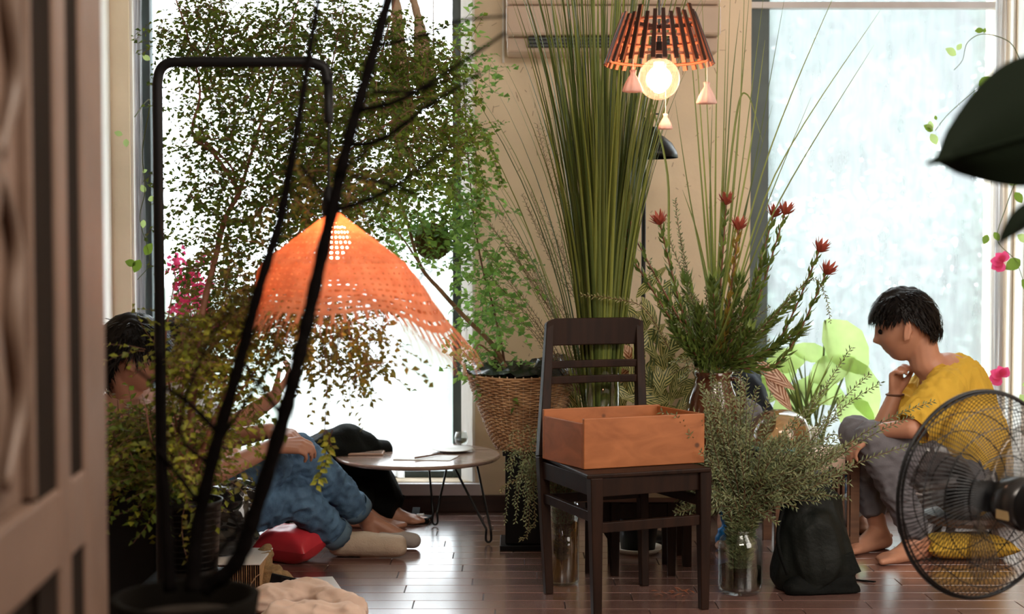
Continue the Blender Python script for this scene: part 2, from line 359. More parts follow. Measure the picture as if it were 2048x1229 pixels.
def croton_mat(name, a, b, c):
    m = mat(name, a, .4, trans=.35, col2=b, scale=3); nt = m.node_tree; n = nt.nodes; L = nt.links
    wv = n.new('ShaderNodeTexWave'); wv.wave_type = 'BANDS'; wv.bands_direction = 'DIAGONAL'; wv.inputs['Scale'].default_value = 26; wv.inputs['Distortion'].default_value = 1.5
    tc = n.new('ShaderNodeTexCoord'); L.new(tc.outputs['UV'], wv.inputs[0])
    wv.inputs['Scale'].default_value = 2.6
    cr = n.new('ShaderNodeValToRGB'); cr.color_ramp.elements[0].position = .45; cr.color_ramp.elements[0].color = (*b, 1); cr.color_ramp.elements[1].position = .6; cr.color_ramp.elements[1].color = (*c, 1)
    L.new(wv.outputs[0], cr.inputs[0]); bs = n['Principled BSDF']; L.new(cr.outputs[0], bs.inputs['Base Color'])
    for x in n:
        if x.type == 'BSDF_TRANSLUCENT': L.new(cr.outputs[0], x.inputs[0])
    return m
M['croton'] = croton_mat('yellow striped leaf', (.3, .3, .05), (.06, .09, .02), (.62, .55, .22))
M['crotonred'] = croton_mat('peach striped leaf', (.3, .3, .05), (.35, .12, .05), (.85, .55, .38))

# ------------------------------------------------ room
YW, YG = 5.85, 6.12          # room face of the window wall, plane of the glass
XL, XR, ZC, YB = -2.5, 2.95, 2.75, -1.4
xl0, xp0, xp1, xr1 = PX(262, YW), PX(945, YW), PX(1500, YW), 2.10
zs = .125; zt = 2.62
struct('floor', MB().box((XL, YB, -.12), (XR, 6.25, -.003)), M['gap'])
fl = bpy.data.objects['floor']
struct('ceiling', MB().box((XL, YB, ZC), (XR, 6.25, ZC + .1)), M['paint'])
struct('wall_left', MB().box((XL - .1, YB, 0), (XL, 6.25, ZC)), M['plaster'])
wr = MB().box((XR, YB, 0), (XR + .1, 6.25, ZC)); struct('wall_right', wr, M['plaster'])
struct('wall_front', MB().box((XL, YB - .1, 0), (XR, YB, ZC)), M['plaster'])
wb = MB()
wb.box((XL, YW, 0), (xl0, 6.25, ZC)); wb.box((xr1, YW, 0), (XR, 6.25, ZC))
# pillar with splayed left edge
def prism(mb, pts, z0, z1):
    n = len(pts); mb.add([(x, y, z0) for x, y in pts] + [(x, y, z1) for x, y in pts], [tuple(range(n))[::-1], tuple(range(n, 2*n))] + [(i, (i+1) % n, (i+1) % n + n, i + n) for i in range(n)])
prism(wb, [(xp0, YW), (xp1, YW), (xp1, 6.25), (xp0 - .045, 6.25), (xp0 - .045, YW + .06)], 0, ZC)
wb.box((xl0, YW, 0), (xp0 - .04, 6.25, zs - .03)); wb.box((xp1, YW, 0), (xr1, 6.25, zs - .03))
wb.box((xl0, YW, zt), (xp0 - .04, 6.25, ZC)); wb.box((xp1, YW, zt), (xr1, 6.25, ZC))
struct('wall_back', wb, M['plaster'])
# white chipped paint pilaster left of the window, white corner bead on the pillar
struct('trim_1', MB().box((-1.90, 5.56, .0), (PX(225, YW), YW - .001, ZC)), M['paint'], bevel=.004)
mb = MB(); prism(mb, [(xp0 - .001, YW - .003), (xp0 + .010, YW - .003), (xp0 - .044, YW + .064), (xp0 - .050, YW + .060)], zs, ZC); struct('trim_2', mb, M['paint'])
mb = MB().box((xr1 - .001, YW - .10, 0), (xr1 + .12, YW - .001, ZC)).box((xr1 - .012, YW + .02, zs), (xr1 - .001, YW + .06, ZC)).box((xr1 - .012, YW + .17, zs), (xr1 - .001, YW + .20, ZC)); struct('trim_3', mb, M['paint'], bevel=.004)
# plank courses: staggered parquet strips
PW, PL = .10, .47
u = .012
pm = {}
def plank(x0, x1, y0):
    k = round(x1 - x0, 3)
    if k not in pm:
        me = MB(); b = .0012; L_ = (x1 - x0) - .0022; me.box((0, 0, -.004), (L_, PW - .0018, 0))
        me.v = []; me.f = []
        me.add([(0,0,-.004),(L_,0,-.004),(L_,PW-.0016,-.004),(0,PW-.0016,-.004),(b,b,0),(L_-b,b,0),(L_-b,PW-.0016-b,0),(b,PW-.0016-b,0)], [(4,5,6,7),(0,1,5,4),(1,2,6,5),(2,3,7,6),(3,0,4,7)])
        o = me.build('floor_plank', M['plank']); pm[k] = o.data; o.location = (x0, y0, 0)
    else:
        o = bpy.data.objects.new('floor_plank', pm[k]); COL.objects.link(o); o.location = (x0, y0, 0)
    o.parent = fl; return o
for r in range(19):
    y0 = YW - PW * (r + 1)
    if y0 < 3.93: break
    off = (.235 * (r % 2) + .02 * r) % PL
    x = -1.78 + off - PL; hw = .3657 * y0 + .45
    while x < 2.2:
        if -hw < x + PL and x < hw + .1: plank(x, x + PL, y0)
        x += PL
struct('trim_6', MB().box((XL, YB, -.01), (XR, YW - PW * 19 - .001, .0)).box((XL, YW - PW*19, -.01), (-1.8 - .47, YW, 0)), M['plank'])
# window bays: sill, white band, dark baseboard
for i, (a, b) in enumerate(((xl0, xp0 - .0), (xp1, xr1))):
    struct('trim_%d' % (7 + i), MB().box((a, YW + .0, zs - .03), (b, 6.2, zs)), M['stone'], bevel=.003)
    struct('trim_%d' % (9 + i), MB().box((a, YW - .03, PZ(990, YW)), (b + .04, YW - .001, PZ(966, YW))), M['trim'], bevel=.004)
struct('baseboard_back', MB().box((XL, YW - .022, 0), (XR, YW - .0005, PZ(990, YW))), M['baseboard'], bevel=.004)
def window(n, x0, x1, fl_, fr_, bar=None, YG=6.12):
    w_ = MB().box((x0, YG, zs), (x0 + fl_, YG + .06, zt)).box((x1 - fr_, YG, zs), (x1, YG + .06, zt)).box((x0 + fl_, YG, zs), (x1 - fr_, YG + .06, zs + .028)).box((x0 + fl_, YG, zt - .04), (x1 - fr_, YG + .06, zt))
    f = struct('window_%d' % n, w_, M['frame'], bevel=.003)
    g = MB().box((x0 + fl_, YG + .028, zs + .028), (x1 - fr_, YG + .032, zt - .04))
    g.v = g.v; p_ = MB().add([(x0 + fl_, YG + .03, zs + .028), (x1 - fr_, YG + .03, zs + .028), (x1 - fr_, YG + .03, zt - .04), (x0 + fl_, YG + .03, zt - .04)], [(0, 1, 2, 3)])
    p_.build('pane', M['window'], f)
    if bar: MB().box((x0 + fl_ - .1, YG - .03, PZ(18, YG)), (x1, YG + .02, PZ(6, YG))).build('crossbar', M['trim'], f)
    return f
YH = 5.96
window(1, PX(255, YH), PX(940, YH), PX(304, YH) - PX(255, YH), PX(940, YH) - PX(905, YH), YG=YH)
window(2, PX(1470, YG), PX(2030, YG), PX(1536, YG) - PX(1470, YG), .05, bar=1)
MB().box((xl0 - .001, YW + .012, zs), (xl0 + .012, YH, zt)).build('bead', M['paint'], bpy.data.objects['window_1'])

# scratches / straw flecks in the plaster of the pillar
fk = MB()
for i in range(260):
    x = R.uniform(xp0 + .02, xp1 - .02); z = R.uniform(.5, 2.2); a = R.uniform(-.9, .9) + (math.pi/2 if R.random() < .6 else 0); l = R.uniform(.006, .03)
    fk.beam((x, YW - .0005, z), (x + l*math.cos(a), YW - .0005, z + l*math.sin(a)), .0022, .0014)
fk.build('straw_flecks', mat('straw fleck', (.34, .22, .12), .9), bpy.data.objects['wall_back'], kind='stuff')

# ------------------------------------------------ outside
struct('ground', MB().box((-30, 6.3, -.6), (30, 60, -.5)), M['lawn'])
def tree(name, label, x, y, h, seed, spread=1.6, nl=1500, leafs=.13):
    r = random.Random(seed); t = thing(name, label, 'tree', (x, y, -.5)); tb = MB(); lf = MB(); tips = []
    def grow(p, d, L, rad, lev):
        pts = [p]; q = p.copy(); dd = d.copy()
        for i in range(5):
            dd = (dd + V((r.uniform(-.2, .2), r.uniform(-.2, .2), r.uniform(-.05, .18)))).normalized(); q = q + dd * L / 5; pts.append(q)
        tb.tube(pts, [rad * (1 - .1*i) for i in range(6)], 6 if lev else 10)
        tips.extend(pts[2:] if lev else [])
        if lev < 3:
            for k in range(4 if lev < 2 else 3):
                a = r.uniform(0, 6.28); nd = (dd * .6 + V((math.cos(a), math.sin(a), r.uniform(-.1, .5))) * .8).normalized()
                grow(pts[r.randint(2, 5)], nd, L * r.uniform(.55, .75), rad * .45, lev + 1)
    grow(V((x, y, -.5)), V((0, 0, 1)), h * .5, .13, 0)
    for i in range(nl):
        c = r.choice(tips); p = c + V([r.gauss(0, .38) for _ in range(3)]) * spread * .5
        lf.leaf(p, V((r.uniform(-1, 1), r.uniform(-1, 1), r.uniform(-.9, .5))), V((r.uniform(-1, 1), r.uniform(-1, 1), 1)), leafs * r.uniform(.6, 1.3), leafs * .55)
    tb.build('trunk', M['trunk'], t, smooth=True); lf.build('foliage', M['treeleaf'], t, kind='stuff')
tree('tree', 'hazy tree with slender forking trunk outside the wide window, nearest the right jamb', 4.1, 13.0, 8.5, 5, nl=5200, leafs=.16)
tree('tree', 'misty low bushy tree outside, in the middle of the wide window', 5.0, 17.0, 6.2, 11, 3.6, 13000, .19)
tree('tree', 'pale rounded tree outside behind the red tipped flowers', 3.0, 22.0, 6.0, 23, 3.2, 11000, .19)
tree('tree', 'washed out tree outside the curtained window beside the pillar', -2.2, 24.0, 3.0, 31, 1.2, 1800, .12)
hd = thing('garden_hedge', 'hazy loose hedge outside, low across the wide window behind the seated person', 'hedge', (3.6, 12.0, -.5)); hl, hs_ = MB(), MB()
for i in range(11000):
    x = R.uniform(1.4, 6.4); top = 1.35 + .75*noise.noise(V((x*1.1, 3, 0))) + .35*noise.noise(V((x*3, 0, 1))); z = -.5 + (top + .5)*R.random()**.8; hl.leaf((x, 12 + R.gauss(0, .4), z), rv(), V((R.uniform(-1, 1), R.uniform(-1, 1), 1)), R.uniform(.08, .17), .09)
for i in range(14): x = 1.6 + i*.36; hs_.tube([(x, 12, -.5), (x + R.uniform(-.1, .1), 12, .4), (x + R.uniform(-.3, .3), 12, 1.2)], [.03, .01], 6)
hl.build('foliage', M['treeleaf'], hd, kind='stuff'); hs_.build('stems', M['trunk'], hd)
# broad leaved plant just outside the wide window
t = thing('taro_plant', 'bright lime green broad leaved plant on the sill of the wide window', 'plant', V((PX(1640, 5.98), 5.98, zs + .001)))
MB().lathe([(.0005, 0), (.045, 0), (.062, .11), (.056, .11), (.0005, .095)], t.location, 28).build('pot', M['white'], t, smooth=True)
for i, (px, py, L_, Wd, ang) in enumerate(((1690, 690, .34, .22, -.9), (1625, 706, .22, .10, 2.9), (1560, 745, .24, .15, -2.4), (1725, 775, .34, .17, -1.2), (1640, 780, .26, .15, -.3), (1590, 800, .24, .16, -2.6), (1710, 830, .26, .18, -.8), (1570, 722, .20, .13, .1), (1530, 780, .2, .13, 2.8), (1660, 740, .25, .15, .5))):
    c = P(px, py, 5.95 + .03 * (i % 3)); L_ *= .87; Wd *= .87; d = V((math.cos(ang), -.08, math.sin(ang))); a = c - d * L_ * .45
    MB().leaf(a, d, V((0, -1, .25)), L_, Wd, .12, .1, segs=6).build('leaf', M['taro'], t, smooth=True)
    MB().tube(smooth_path([t.location + V((.006*i - .03, 0, .10)), (a + t.location) / 2 + V((0, 0, .08)), a], 5), .005, 5).build('stalk', M['stemgreen'], t)
# ------------------------------------------------ carved door standing open in the foreground
def carved_door():
    d1 = 2.0; e = V((PX(209, d1), d1, 0)); uu = V((.087, -.996, 0)).normalized(); nn = V((.996, .087, 0)).normalized()
    t = thing('carved_door', 'blurred beige carved wooden door leaf standing open in the foreground', 'door', e)
    def q(u_, z, w_): return e + uu * u_ + nn * w_ + V((0, 0, z))
    def slab(u0, u1, z0, z1, w0, w1, nm, m, bev=.004):
        mb = MB(); vs = [q(a, z, ww) for z in (z0, z1) for a, ww in ((u0, w0), (u1, w0), (u1, w1), (u0, w1))]
        mb.add(vs, [(0,1,2,3)[::-1],(4,5,6,7),(0,1,5,4),(1,2,6,5),(2,3,7,6),(3,0,4,7)]); return mb.build(nm, m, t, bevel=bev)
    H = 2.15; dp = M['doorpaint']
    for a, b in ((0, .14), (.225, .285), (.66, .80)): slab(a, b, 0.02, H, -.045, 0, 'stile', dp)
    slab(.38, .395, .81, H - .12, -.03, -.004, 'stile', dp)
    for a, b in ((.14, .225), (.285, .66)):
        for z0, z1 in ((.02, .22), (.708, .806), (H - .12, H)): slab(a, b, z0, z1, -.045, 0, 'rail', dp)
    slab(.141, .224, .22, .708, -.042, -.005, 'panel', M['doordark'], 0); slab(.286, .379, .22, .708, -.042, -.005, 'panel', M['doordark'], 0); slab(.141, .224, .806, H - .12, -.042, -.005, 'panel', M['doordark'], 0); slab(.286, .379, .806, H - .12, -.042, -.005, 'panel', M['doordark'], 0)  # nearly flush dark panels, groove shade carried by their colour
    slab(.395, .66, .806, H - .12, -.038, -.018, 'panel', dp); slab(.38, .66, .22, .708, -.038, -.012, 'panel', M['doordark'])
    for a, b in ((.43, .46), (.52, .55)): slab(a, b, .22, .66, -.03, -.004, 'lower_bar', dp)
    # carved relief: mirrored scrolls and a central spine on the big panel
    for s_ in (-1, 1):
        for zc in (1.0, 1.36, 1.72):
            pts = []
            for i in range(26):
                a = i / 25; pts.append(q(.515 + s_ * (.02 + .065 * math.sin(a * math.pi) * (1 + .4*math.sin(a*9))), zc - .16 + .34 * a, -.010))
            MB().tube(pts, [.006 + .007 * math.sin(math.pi * i / 25) for i in range(26)], 8).build('carved_scroll', M['doorcarve'], t, smooth=True)
    for zc in (.96, 1.18, 1.42, 1.66, 1.88):
        mb = MB(); mb.ell((0, 0, 0), .012, .024, .075, 14, 10); c = q(.515, zc, -.016)
        mb.v = [c + uu * v.y + nn * v.x + V((0, 0, v.z)) for v in mb.v]; mb.build('carved_boss', M['doorcarve'], t, smooth=True)
carved_door()

# ------------------------------------------------ table with hairpin legs
def round_table():
    c = P(836, 909, 5.5); zt_ = PZ(909, 5.5); r = .325
    t = thing('round_table', 'low round table with thin brown top on black hairpin legs by the window', 'table', (c.x, 5.5, 0))
    MB().lathe([(0, zt_ - .016), (r - .006, zt_ - .016), (r, zt_ - .010), (r, zt_ - .004), (r - .004, zt_), (0, zt_)], (c.x, 5.5, 0), 64).build('table_top', M['board'], t, smooth=False)
    for a, f in (((930, 932, 5.34), (977, 1086, 0)), ((878, 926, 5.66), (870, 1051, 0)), ((720, 926, 5.45), (700, 1020, 0))):
        ft = G(f[0], f[1], .006); tp = V((P(*a).x, a[2], zt_ - .017)); sd = V((.045, .012, 0)); m_ = MB()
        pts = [tp - sd, ft + V((-.008, 0, .05)), ft + V((-.010, 0, .012)), ft + V((0, 0, .002)), ft + V((.010, 0, .012)), ft + V((.008, 0, .05)), tp + sd]
        path = [pts[0], pts[0].lerp(pts[1], .5)] + smooth_path(pts[1:6], 5) + [pts[5].lerp(pts[6], .5), pts[6]]
        m_.tube(path, .0045, 8); lg = m_.build('hairpin_leg', M['black'], t, smooth=True)
        MB().box(tp + V((-.06, -.02, -.002)), tp + V((.06, .02, .002))).build('mounting_plate', M['black'], lg)
    def on(px, py): g = G(px, py, zt_); return V((g.x, g.y, zt_ + .0005))
    p = on(727, 909); mb = MB().box(p + V((-.082, -.045, 0)), p + V((.082, .045, .010)))
    nb = thing('phone', 'tan cased phone lying flat at the table edge nearest the seated man', 'phone', p)
    MB().box(p + V((-.080, -.044, 0)), p + V((.080, .044, .009))).build('case', mat('tan case', (.55, .36, .27), .5), nb, bevel=.004); MB().box(p + V((-.076, -.040, .0095)), p + V((.076, .040, .0105))).build('screen', M['board'], nb)
    p = on(850, 917); tag(MB().add([p + V((-.12, -.05, 0)), p + V((.10, -.075, 0)), p + V((.13, .05, 0)), p + V((-.10, .07, 0)), p + V((-.12, -.05, .003)), p + V((.10, -.075, .002)), p + V((.13, .05, .003)), p + V((-.10, .07, .002))], [(4,5,6,7), (0,1,5,4), (1,2,6,5), (2,3,7,6), (3,0,4,7), (3,2,1,0)]).build('paper_sheet', M['paper'], loc=p), 'white paper leaflet lying on the round table', 'paper')
    a, b = on(830, 921) + V((0, 0, .008)), on(880, 913) + V((0, 0, .009)); pn = thing('pen', 'thin pen lying across the paper on the round table', 'pen', a)
    MB().tube([a, b], [.0035, .0035], 8).build('barrel', M['benchwood'], pn, smooth=True); MB().tube([b, b + (b - a).normalized() * .012], [.0035, .0006], 8).build('tip', M['black'], pn, smooth=True)
    p = on(905, 903); pl = tag(MB().lathe([(0, .001), (.05, .001), (.085, .009), (.086, .011), (.05, .004), (0, .004)], p, 36).build('saucer', M['white'], loc=p, smooth=True), 'white shallow saucer on the round table', 'saucer')
    p = on(922, 895) + V((0, .02, .0052)); g = thing('drinking_glass', 'small clear rounded glass standing on the round table', 'glass', p)
    MB().lathe([(.001, .001), (.016, 0), (.026, .012), (.029, .030), (.022, .055), (.020, .055), (.026, .030), (.023, .014), (.001, .005)], p, 28).build('bowl', M['glass'], g, smooth=True)
    MB().lathe([(.001, .006), (.022, .015), (.0245, .026), (.001, .026)], p, 24).build('drink', M['water'], g, smooth=True)
round_table()

# ------------------------------------------------ chair
RL, RR, FL, FR = G(1097, 1188), G(1288, 1172), G(1193, 1243), G(1407, 1219)
def chair():
    t = thing('wooden_chair', 'dark stained wooden chair with slatted back, carrying the pine drawer', 'chair', (RL + FR) / 2)
    w_ = M['chairwood']; uu = (RR - RL).normalized(); z_s = .436; bv = .003
    seatRL, seatRR = RL + V((-.02, .045, z_s)), RR + V((-.005, .045, z_s))
    topL, topR = P(1099, 646, 4.60) , P(1277, 642, 4.70)
    for b, s_, tp in ((RL, seatRL, topL), (RR, seatRR, topR)):
        mb = MB(); mb.beam(b, s_, .026, .028, .034, .038, side=uu); mb.build('rear_leg', w_, t, bevel=bv)
        MB().beam(s_ - V((0, 0, .002)), tp, .034, .038, .026, .026, side=uu).build('back_post', w_, t, bevel=bv)
    fL, fR = FL + V((-.005, .02, z_s)), FR + V((0, .02, z_s))
    for b, s_ in ((FL, fL), (FR, fR)): MB().beam(b, s_ - V((0, 0, .012)), .026, .026, .040, .040, side=uu).build('front_leg', w_, t, bevel=bv)
    # seat board and aprons
    mb = MB(); ex = .008
    c4 = [fL + V((-ex - .015, -ex - .012, 0)), fR + V((ex + .015, -ex - .012, 0)), seatRR + V((ex - .02, -.02, 0)), seatRL + V((-ex + .02, -.02, 0))]
    for z in (-.014, 0): mb.v += [c + V((0, 0, z)) for c in c4]
    mb.f = [(3,2,1,0),(4,5,6,7),(0,1,5,4),(1,2,6,5),(2,3,7,6),(3,0,4,7)]; mb.build('seat', w_, t, bevel=.004)
    for a, b in ((fL, fR), (fR, seatRR), (seatRR, seatRL), (seatRL, fL)):
        d = (b - a).normalized() * .018; MB().beam(a + d + V((0, 0, -.042)), b - d + V((0, 0, -.042)), .055, .016, side=(0, 0, 1)).build('apron', w_, t, bevel=.002)
    def on(b, s_, z): k = z / z_s; return b.lerp(s_, k)
    for a, b in ((on(FL, fL, .335-.03), on(RL, seatRL, .335-.03)), (on(FR, fR, .33), on(RR, seatRR, .33)), (on(FL, fL, .275), on(FR, fR, .275)), (on(RL, seatRL, .30), on(RR, seatRR, .30))):
        MB().beam(a, b, .030, .018, side=(0, 0, 1)).build('stretcher', w_, t, bevel=.002)
    # back: curved top rail and two slats
    def rail(py, hpx, nm, over=0, th=.018, bow=.018, arch=0):
        zc = PZ(py, 4.62); h = hpx * 4.62 / FPX
        kL, kR = (zc - z_s) / (topL.z - z_s), (zc - z_s) / (topR.z - z_s); a, b = seatRL.lerp(topL, kL), seatRR.lerp(topR, kR); mb = MB(); n = 12; d = (b - a).normalized()
        a = a - d * over; b = b + d * over
        for i in range(n + 1):
            f = i / n; c = a.lerp(b, f) + V((0, bow * math.sin(math.pi * f), 0)); hh = h / 2 + (0 if not arch else -arch * (1 if i in (0, n) else 0))
            mb.v += [c + V((0, -th/2, -h/2)), c + V((0, th/2, -h/2)), c + V((0, th/2, hh)), c + V((0, -th/2, hh))]
        for i in range(n):
            k = i * 4; mb.f += [(k+j, k+(j+1) % 4, k+4+(j+1) % 4, k+4+j) for j in range(4)]
        mb.f += [(0,1,2,3)[::-1], tuple(n*4+j for j in range(4))]
        mb.build(nm, w_, t, bevel=.003)
    rail(664, 54, 'top_rail', .006, .022, .016, .009); rail(728, 15, 'back_slat'); rail(758, 15, 'back_slat')
    # pine drawer on the seat
    z0 = z_s + .001; Fl = G(1168, 940, z0); Fr = G(1409, 926, z0); d = Fr - Fl; d.z = 0; L_ = d.length; d.normalize(); back = V((-d.y, d.x, 0)) * .27
    # skew: the drawer's left side runs back to the seat's rear corner
    Bl = G(1081, 918, z0); bv_ = Bl - Fl; bv_.z = 0; dep = min(bv_.length, .29); bdir = V((-d.y, d.x, 0)); bdir = (bdir * .15 + bv_.normalized() * .85).normalized()
    H = .154; th = .011
    dr = thing('pine_drawer', 'orange pine drawer with open top resting on the chair seat', 'drawer', (Fl + Fr) / 2 + bdir * dep / 2)
    def q(x, y, z): return Fl + d * x + bdir * y + V((0, 0, z))
    def slab(x0, x1, y0, y1, za, zb, nm, m_, knob=None):
        mb = MB(); mb.add([q(x, y, z) for z in (za, zb) for x, y in ((x0, y0), (x1, y0), (x1, y1), (x0, y1))], [(3,2,1,0),(4,5,6,7),(0,1,5,4),(1,2,6,5),(2,3,7,6),(3,0,4,7)]); return mb.build(nm, m_, dr, bevel=.0022)
    slab(0, L_, 0, th, 0, H, 'front_board', M['pine']); slab(0, L_, dep - th, dep, 0, H + .004, 'back_board', M['pine'])
    slab(0, th, th, dep - th, 0, H - .016, 'side_board', M['pineY']); slab(L_ - th, L_, th, dep - th, 0, H, 'side_board', M['pineY']); slab(th, L_ - th, th, dep - th, .004, .010, 'bottom_board', M['pine'])
chair()

# ------------------------------------------------ bench behind the chair
def bench():
    x0, x1, y0, y1, z = PX(1150, 4.63), PX(1362, 4.63), 4.66, 4.88, .27
    t = thing('low_bench', 'low brown wooden bench behind the chair, under the tall grass vase', 'bench', ((x0+x1)/2, (y0+y1)/2, 0))
    MB().box((x0, y0, z - .016), (x1, y1, z)).build('bench_top', M['benchwood'], t, bevel=.003)
    for x in (x0 + .14, x1 - .02):
        for y in (y0 + .03, y1 - .02): MB().beam((x, y, 0), (x, y, z - .017), .026, .024, .032, .028).build('leg', M['chairwood'], t, bevel=.002)
    for y in (y0 + .03, y1 - .02): MB().beam((x0 + .15, y, z - .05), (x1 - .03, y, z - .05), .05, .014, side=(0, 0, 1)).build('apron', M['chairwood'], t)
    # scalloped side board
    c = (x0 + .06, y0 + .05)
    mb = MB(); pr = [(0, 0), (.012, .12), (.035, .15), (.055, .12), (.065, 0), (.085, 0), (.085, z - .017), (-.02, z - .017), (-.02, 0)]
    n = len(pr); mb.add([(c[0] + a, c[1], b) for a, b in pr] + [(c[0] + a, c[1] + .016, b) for a, b in pr], [tuple(range(n)), tuple(range(n, 2*n))[::-1]] + [(i, i+n, (i+1) % n + n, (i+1) % n) for i in range(n)]); mb.build('scalloped_board', M['chairwood'], t)
bench()

def cyl_vase(name, label, c, r, h, watz, watm, lip=0, extra=None, th=.004):
    t = thing(name, label, 'vase', c)
    MB().lathe([(.0005, 0), (r - .004, 0), (r, .006), (r, h), (r - th, h), (r - th, .012), (.0005, .012)], c, 40).build('glass_body', M['glass'], t, smooth=True)
    MB().lathe([(.0005, .0125), (r - th - .0005, .0125), (r - th - .0005, watz), (.0005, watz)], c, 32).build('water', watm, t, smooth=False); return t
VA = V((PX(1204, 4.77), 4.77, .271)); VAtop = PZ(690, 4.77)
cyl_vase('glass_vase', 'tall clear glass cylinder vase on the bench, packed with tall grass', VA, .061, VAtop - .271, .18, M['water'])
VB = V((PX(1124, 4.58), 4.58, 0.001))
cyl_vase('glass_vase', 'tall glass cylinder vase of murky water on the floor beside the chair leg', VB, .058, .27, .20, M['water2'])

# ------------------------------------------------ grass
def blade_mesh(seed, L, w_, bend):
    r = random.Random(seed); mb = MB(); n = 12; tw = r.uniform(-.5, .5)
    for i in range(n + 1):
        f = i / n; x = bend * f * f * f * .55 + .35 * bend * f * f; z = L * f - .12 * abs(bend) * f**3; ww = w_ * (1 - f**2.2) * (.6 + .8 * min(f*3, 1)) * .5 + .0002; a = tw * f
        s_ = V((math.sin(a) * .3, 1, 0)).normalized(); mb.v += [V((x, 0, z)) - s_ * ww, V((x + ww * .5, 0, z)), V((x, 0, z)) + s_ * ww]
    for i in range(n): k = i*3; mb.f += [(k, k+1, k+4, k+3), (k+1, k+2, k+5, k+4)]
    me = bpy.data.meshes.new('grass_blade'); me.from_pydata([tuple(v) for v in mb.v], [], mb.f); me.materials.append(M['grass']); me.shade_smooth(); return me
BM = [blade_mesh(i, 1.0, .0085, b) for i, b in enumerate((.02, .05, .09, .14, .2, .28, .38, .10, .03, .16))]
def put_blade(parent, base, az, lean, L, k, wide=1.0, tw=0):
    o = bpy.data.objects.new('grass_blade', BM[k]); COL.objects.link(o); o.parent = parent; o.location = base - parent.location
    o.rotation_euler = (Matrix.Rotation(az, 3, 'Z') @ Matrix.Rotation(lean, 3, 'Y') @ Matrix.Rotation(tw, 3, 'Z')).to_euler(); o.scale = (L, wide, L); return o
gb = thing('tall_grass_bunch', 'dense bunch of tall green grass fanning up from the cylinder vase on the bench', 'grass', VA + V((0, 0, .02)))
for i in range(290):
    a = R.uniform(0, 6.283); rr = .046 * math.sqrt(R.random()); base = VA + V((rr * .8 * math.cos(a), rr * .8 * math.sin(a), .02))
    az = a + R.uniform(-.5, .5); f = (rr / .046)
    lean = R.uniform(.002, .034) + .045 * f * R.random(); L_ = R.uniform(1.25, 2.1)
    k = R.choice([0, 1, 8, 1, 2, 2, 7]) if f < .7 else R.choice([1, 2, 7, 3, 3, 9, 4])
    put_blade(gb, base, az, lean, L_, k, R.uniform(.75, 1.4), R.uniform(-.6, .6))
for az, lean, L_, k in ((3.14, .14, 1.55, 6), (3.0, .12, 1.35, 5), (3.3, .10, 1.6, 5), (2.9, .16, 1.2, 4), (3.2, .09, 1.3, 4), (3.4, .14, 1.1, 6), (.3, .05, 1.3, 3), (3.05, .07, 1.55, 5), (2.8, .08, 1.45, 4), (3.3, .17, 1.5, 4)):
    put_blade(gb, VA + V((.03*math.cos(az), 0, .03)), az, lean, L_, k, 1.0)
# grass: leaning dry spray across the bunch
# ------------------------------------------------ brown jug on dark stand, red tipped stems and thin grass
JX, JY = PX(1427, 4.92), 4.92; JZ = .35
st = thing('plant_stand', 'tall dark wooden stand behind the drawer, holding the brown jug', 'stand', (JX, JY, 0))
MB().box((JX - .12, JY - .11, JZ - .02), (JX + .12, JY + .12, JZ)).build('stand_top', M['chairwood'], st, bevel=.003)
for sx in (-1, 1):
    for sy in (-1, 1): MB().beam((JX + sx*.10, JY + sy*.09, 0), (JX + sx*.10, JY + sy*.09, JZ - .02), .03, .03).build('leg', M['chairwood'], st)
    MB().beam((JX + sx*.10, JY - .08, .2), (JX + sx*.10, JY + .08, .2), .03, .014, side=(0, 0, 1)).build('stretcher', M['chairwood'], st)
JT = PZ(745, JY) - JZ
jug = thing('ceramic_jug', 'glossy brown ceramic jug with side handles holding red tipped stems', 'jug', (JX, JY, JZ + .001))
k = JT / .27
MB().lathe([(.0005, 0), (.055, 0), (.066, .02*k), (.088, .09*k), (.096, .14*k), (.088, .19*k), (.068, .235*k), (.063, .255*k), (.073, .27*k), (.069, .272*k), (.056, .255*k), (.060, .235*k), (.082, .185*k), (.088, .13*k), (.0005, .06*k)], jug.location, 44).build('body', M['ceramic'], jug, smooth=True)
for s_ in (1,): MB().tube(smooth_path([jug.location + V((s_*a, -.01, b*k)) for a, b in ((.064, .25), (.092, .245), (.108, .205), (.104, .165), (.092, .14))], 6), .008, 8).build('handle', M['ceramic'], jug, smooth=True)
JM = jug.location + V((0, 0, JT - .01))
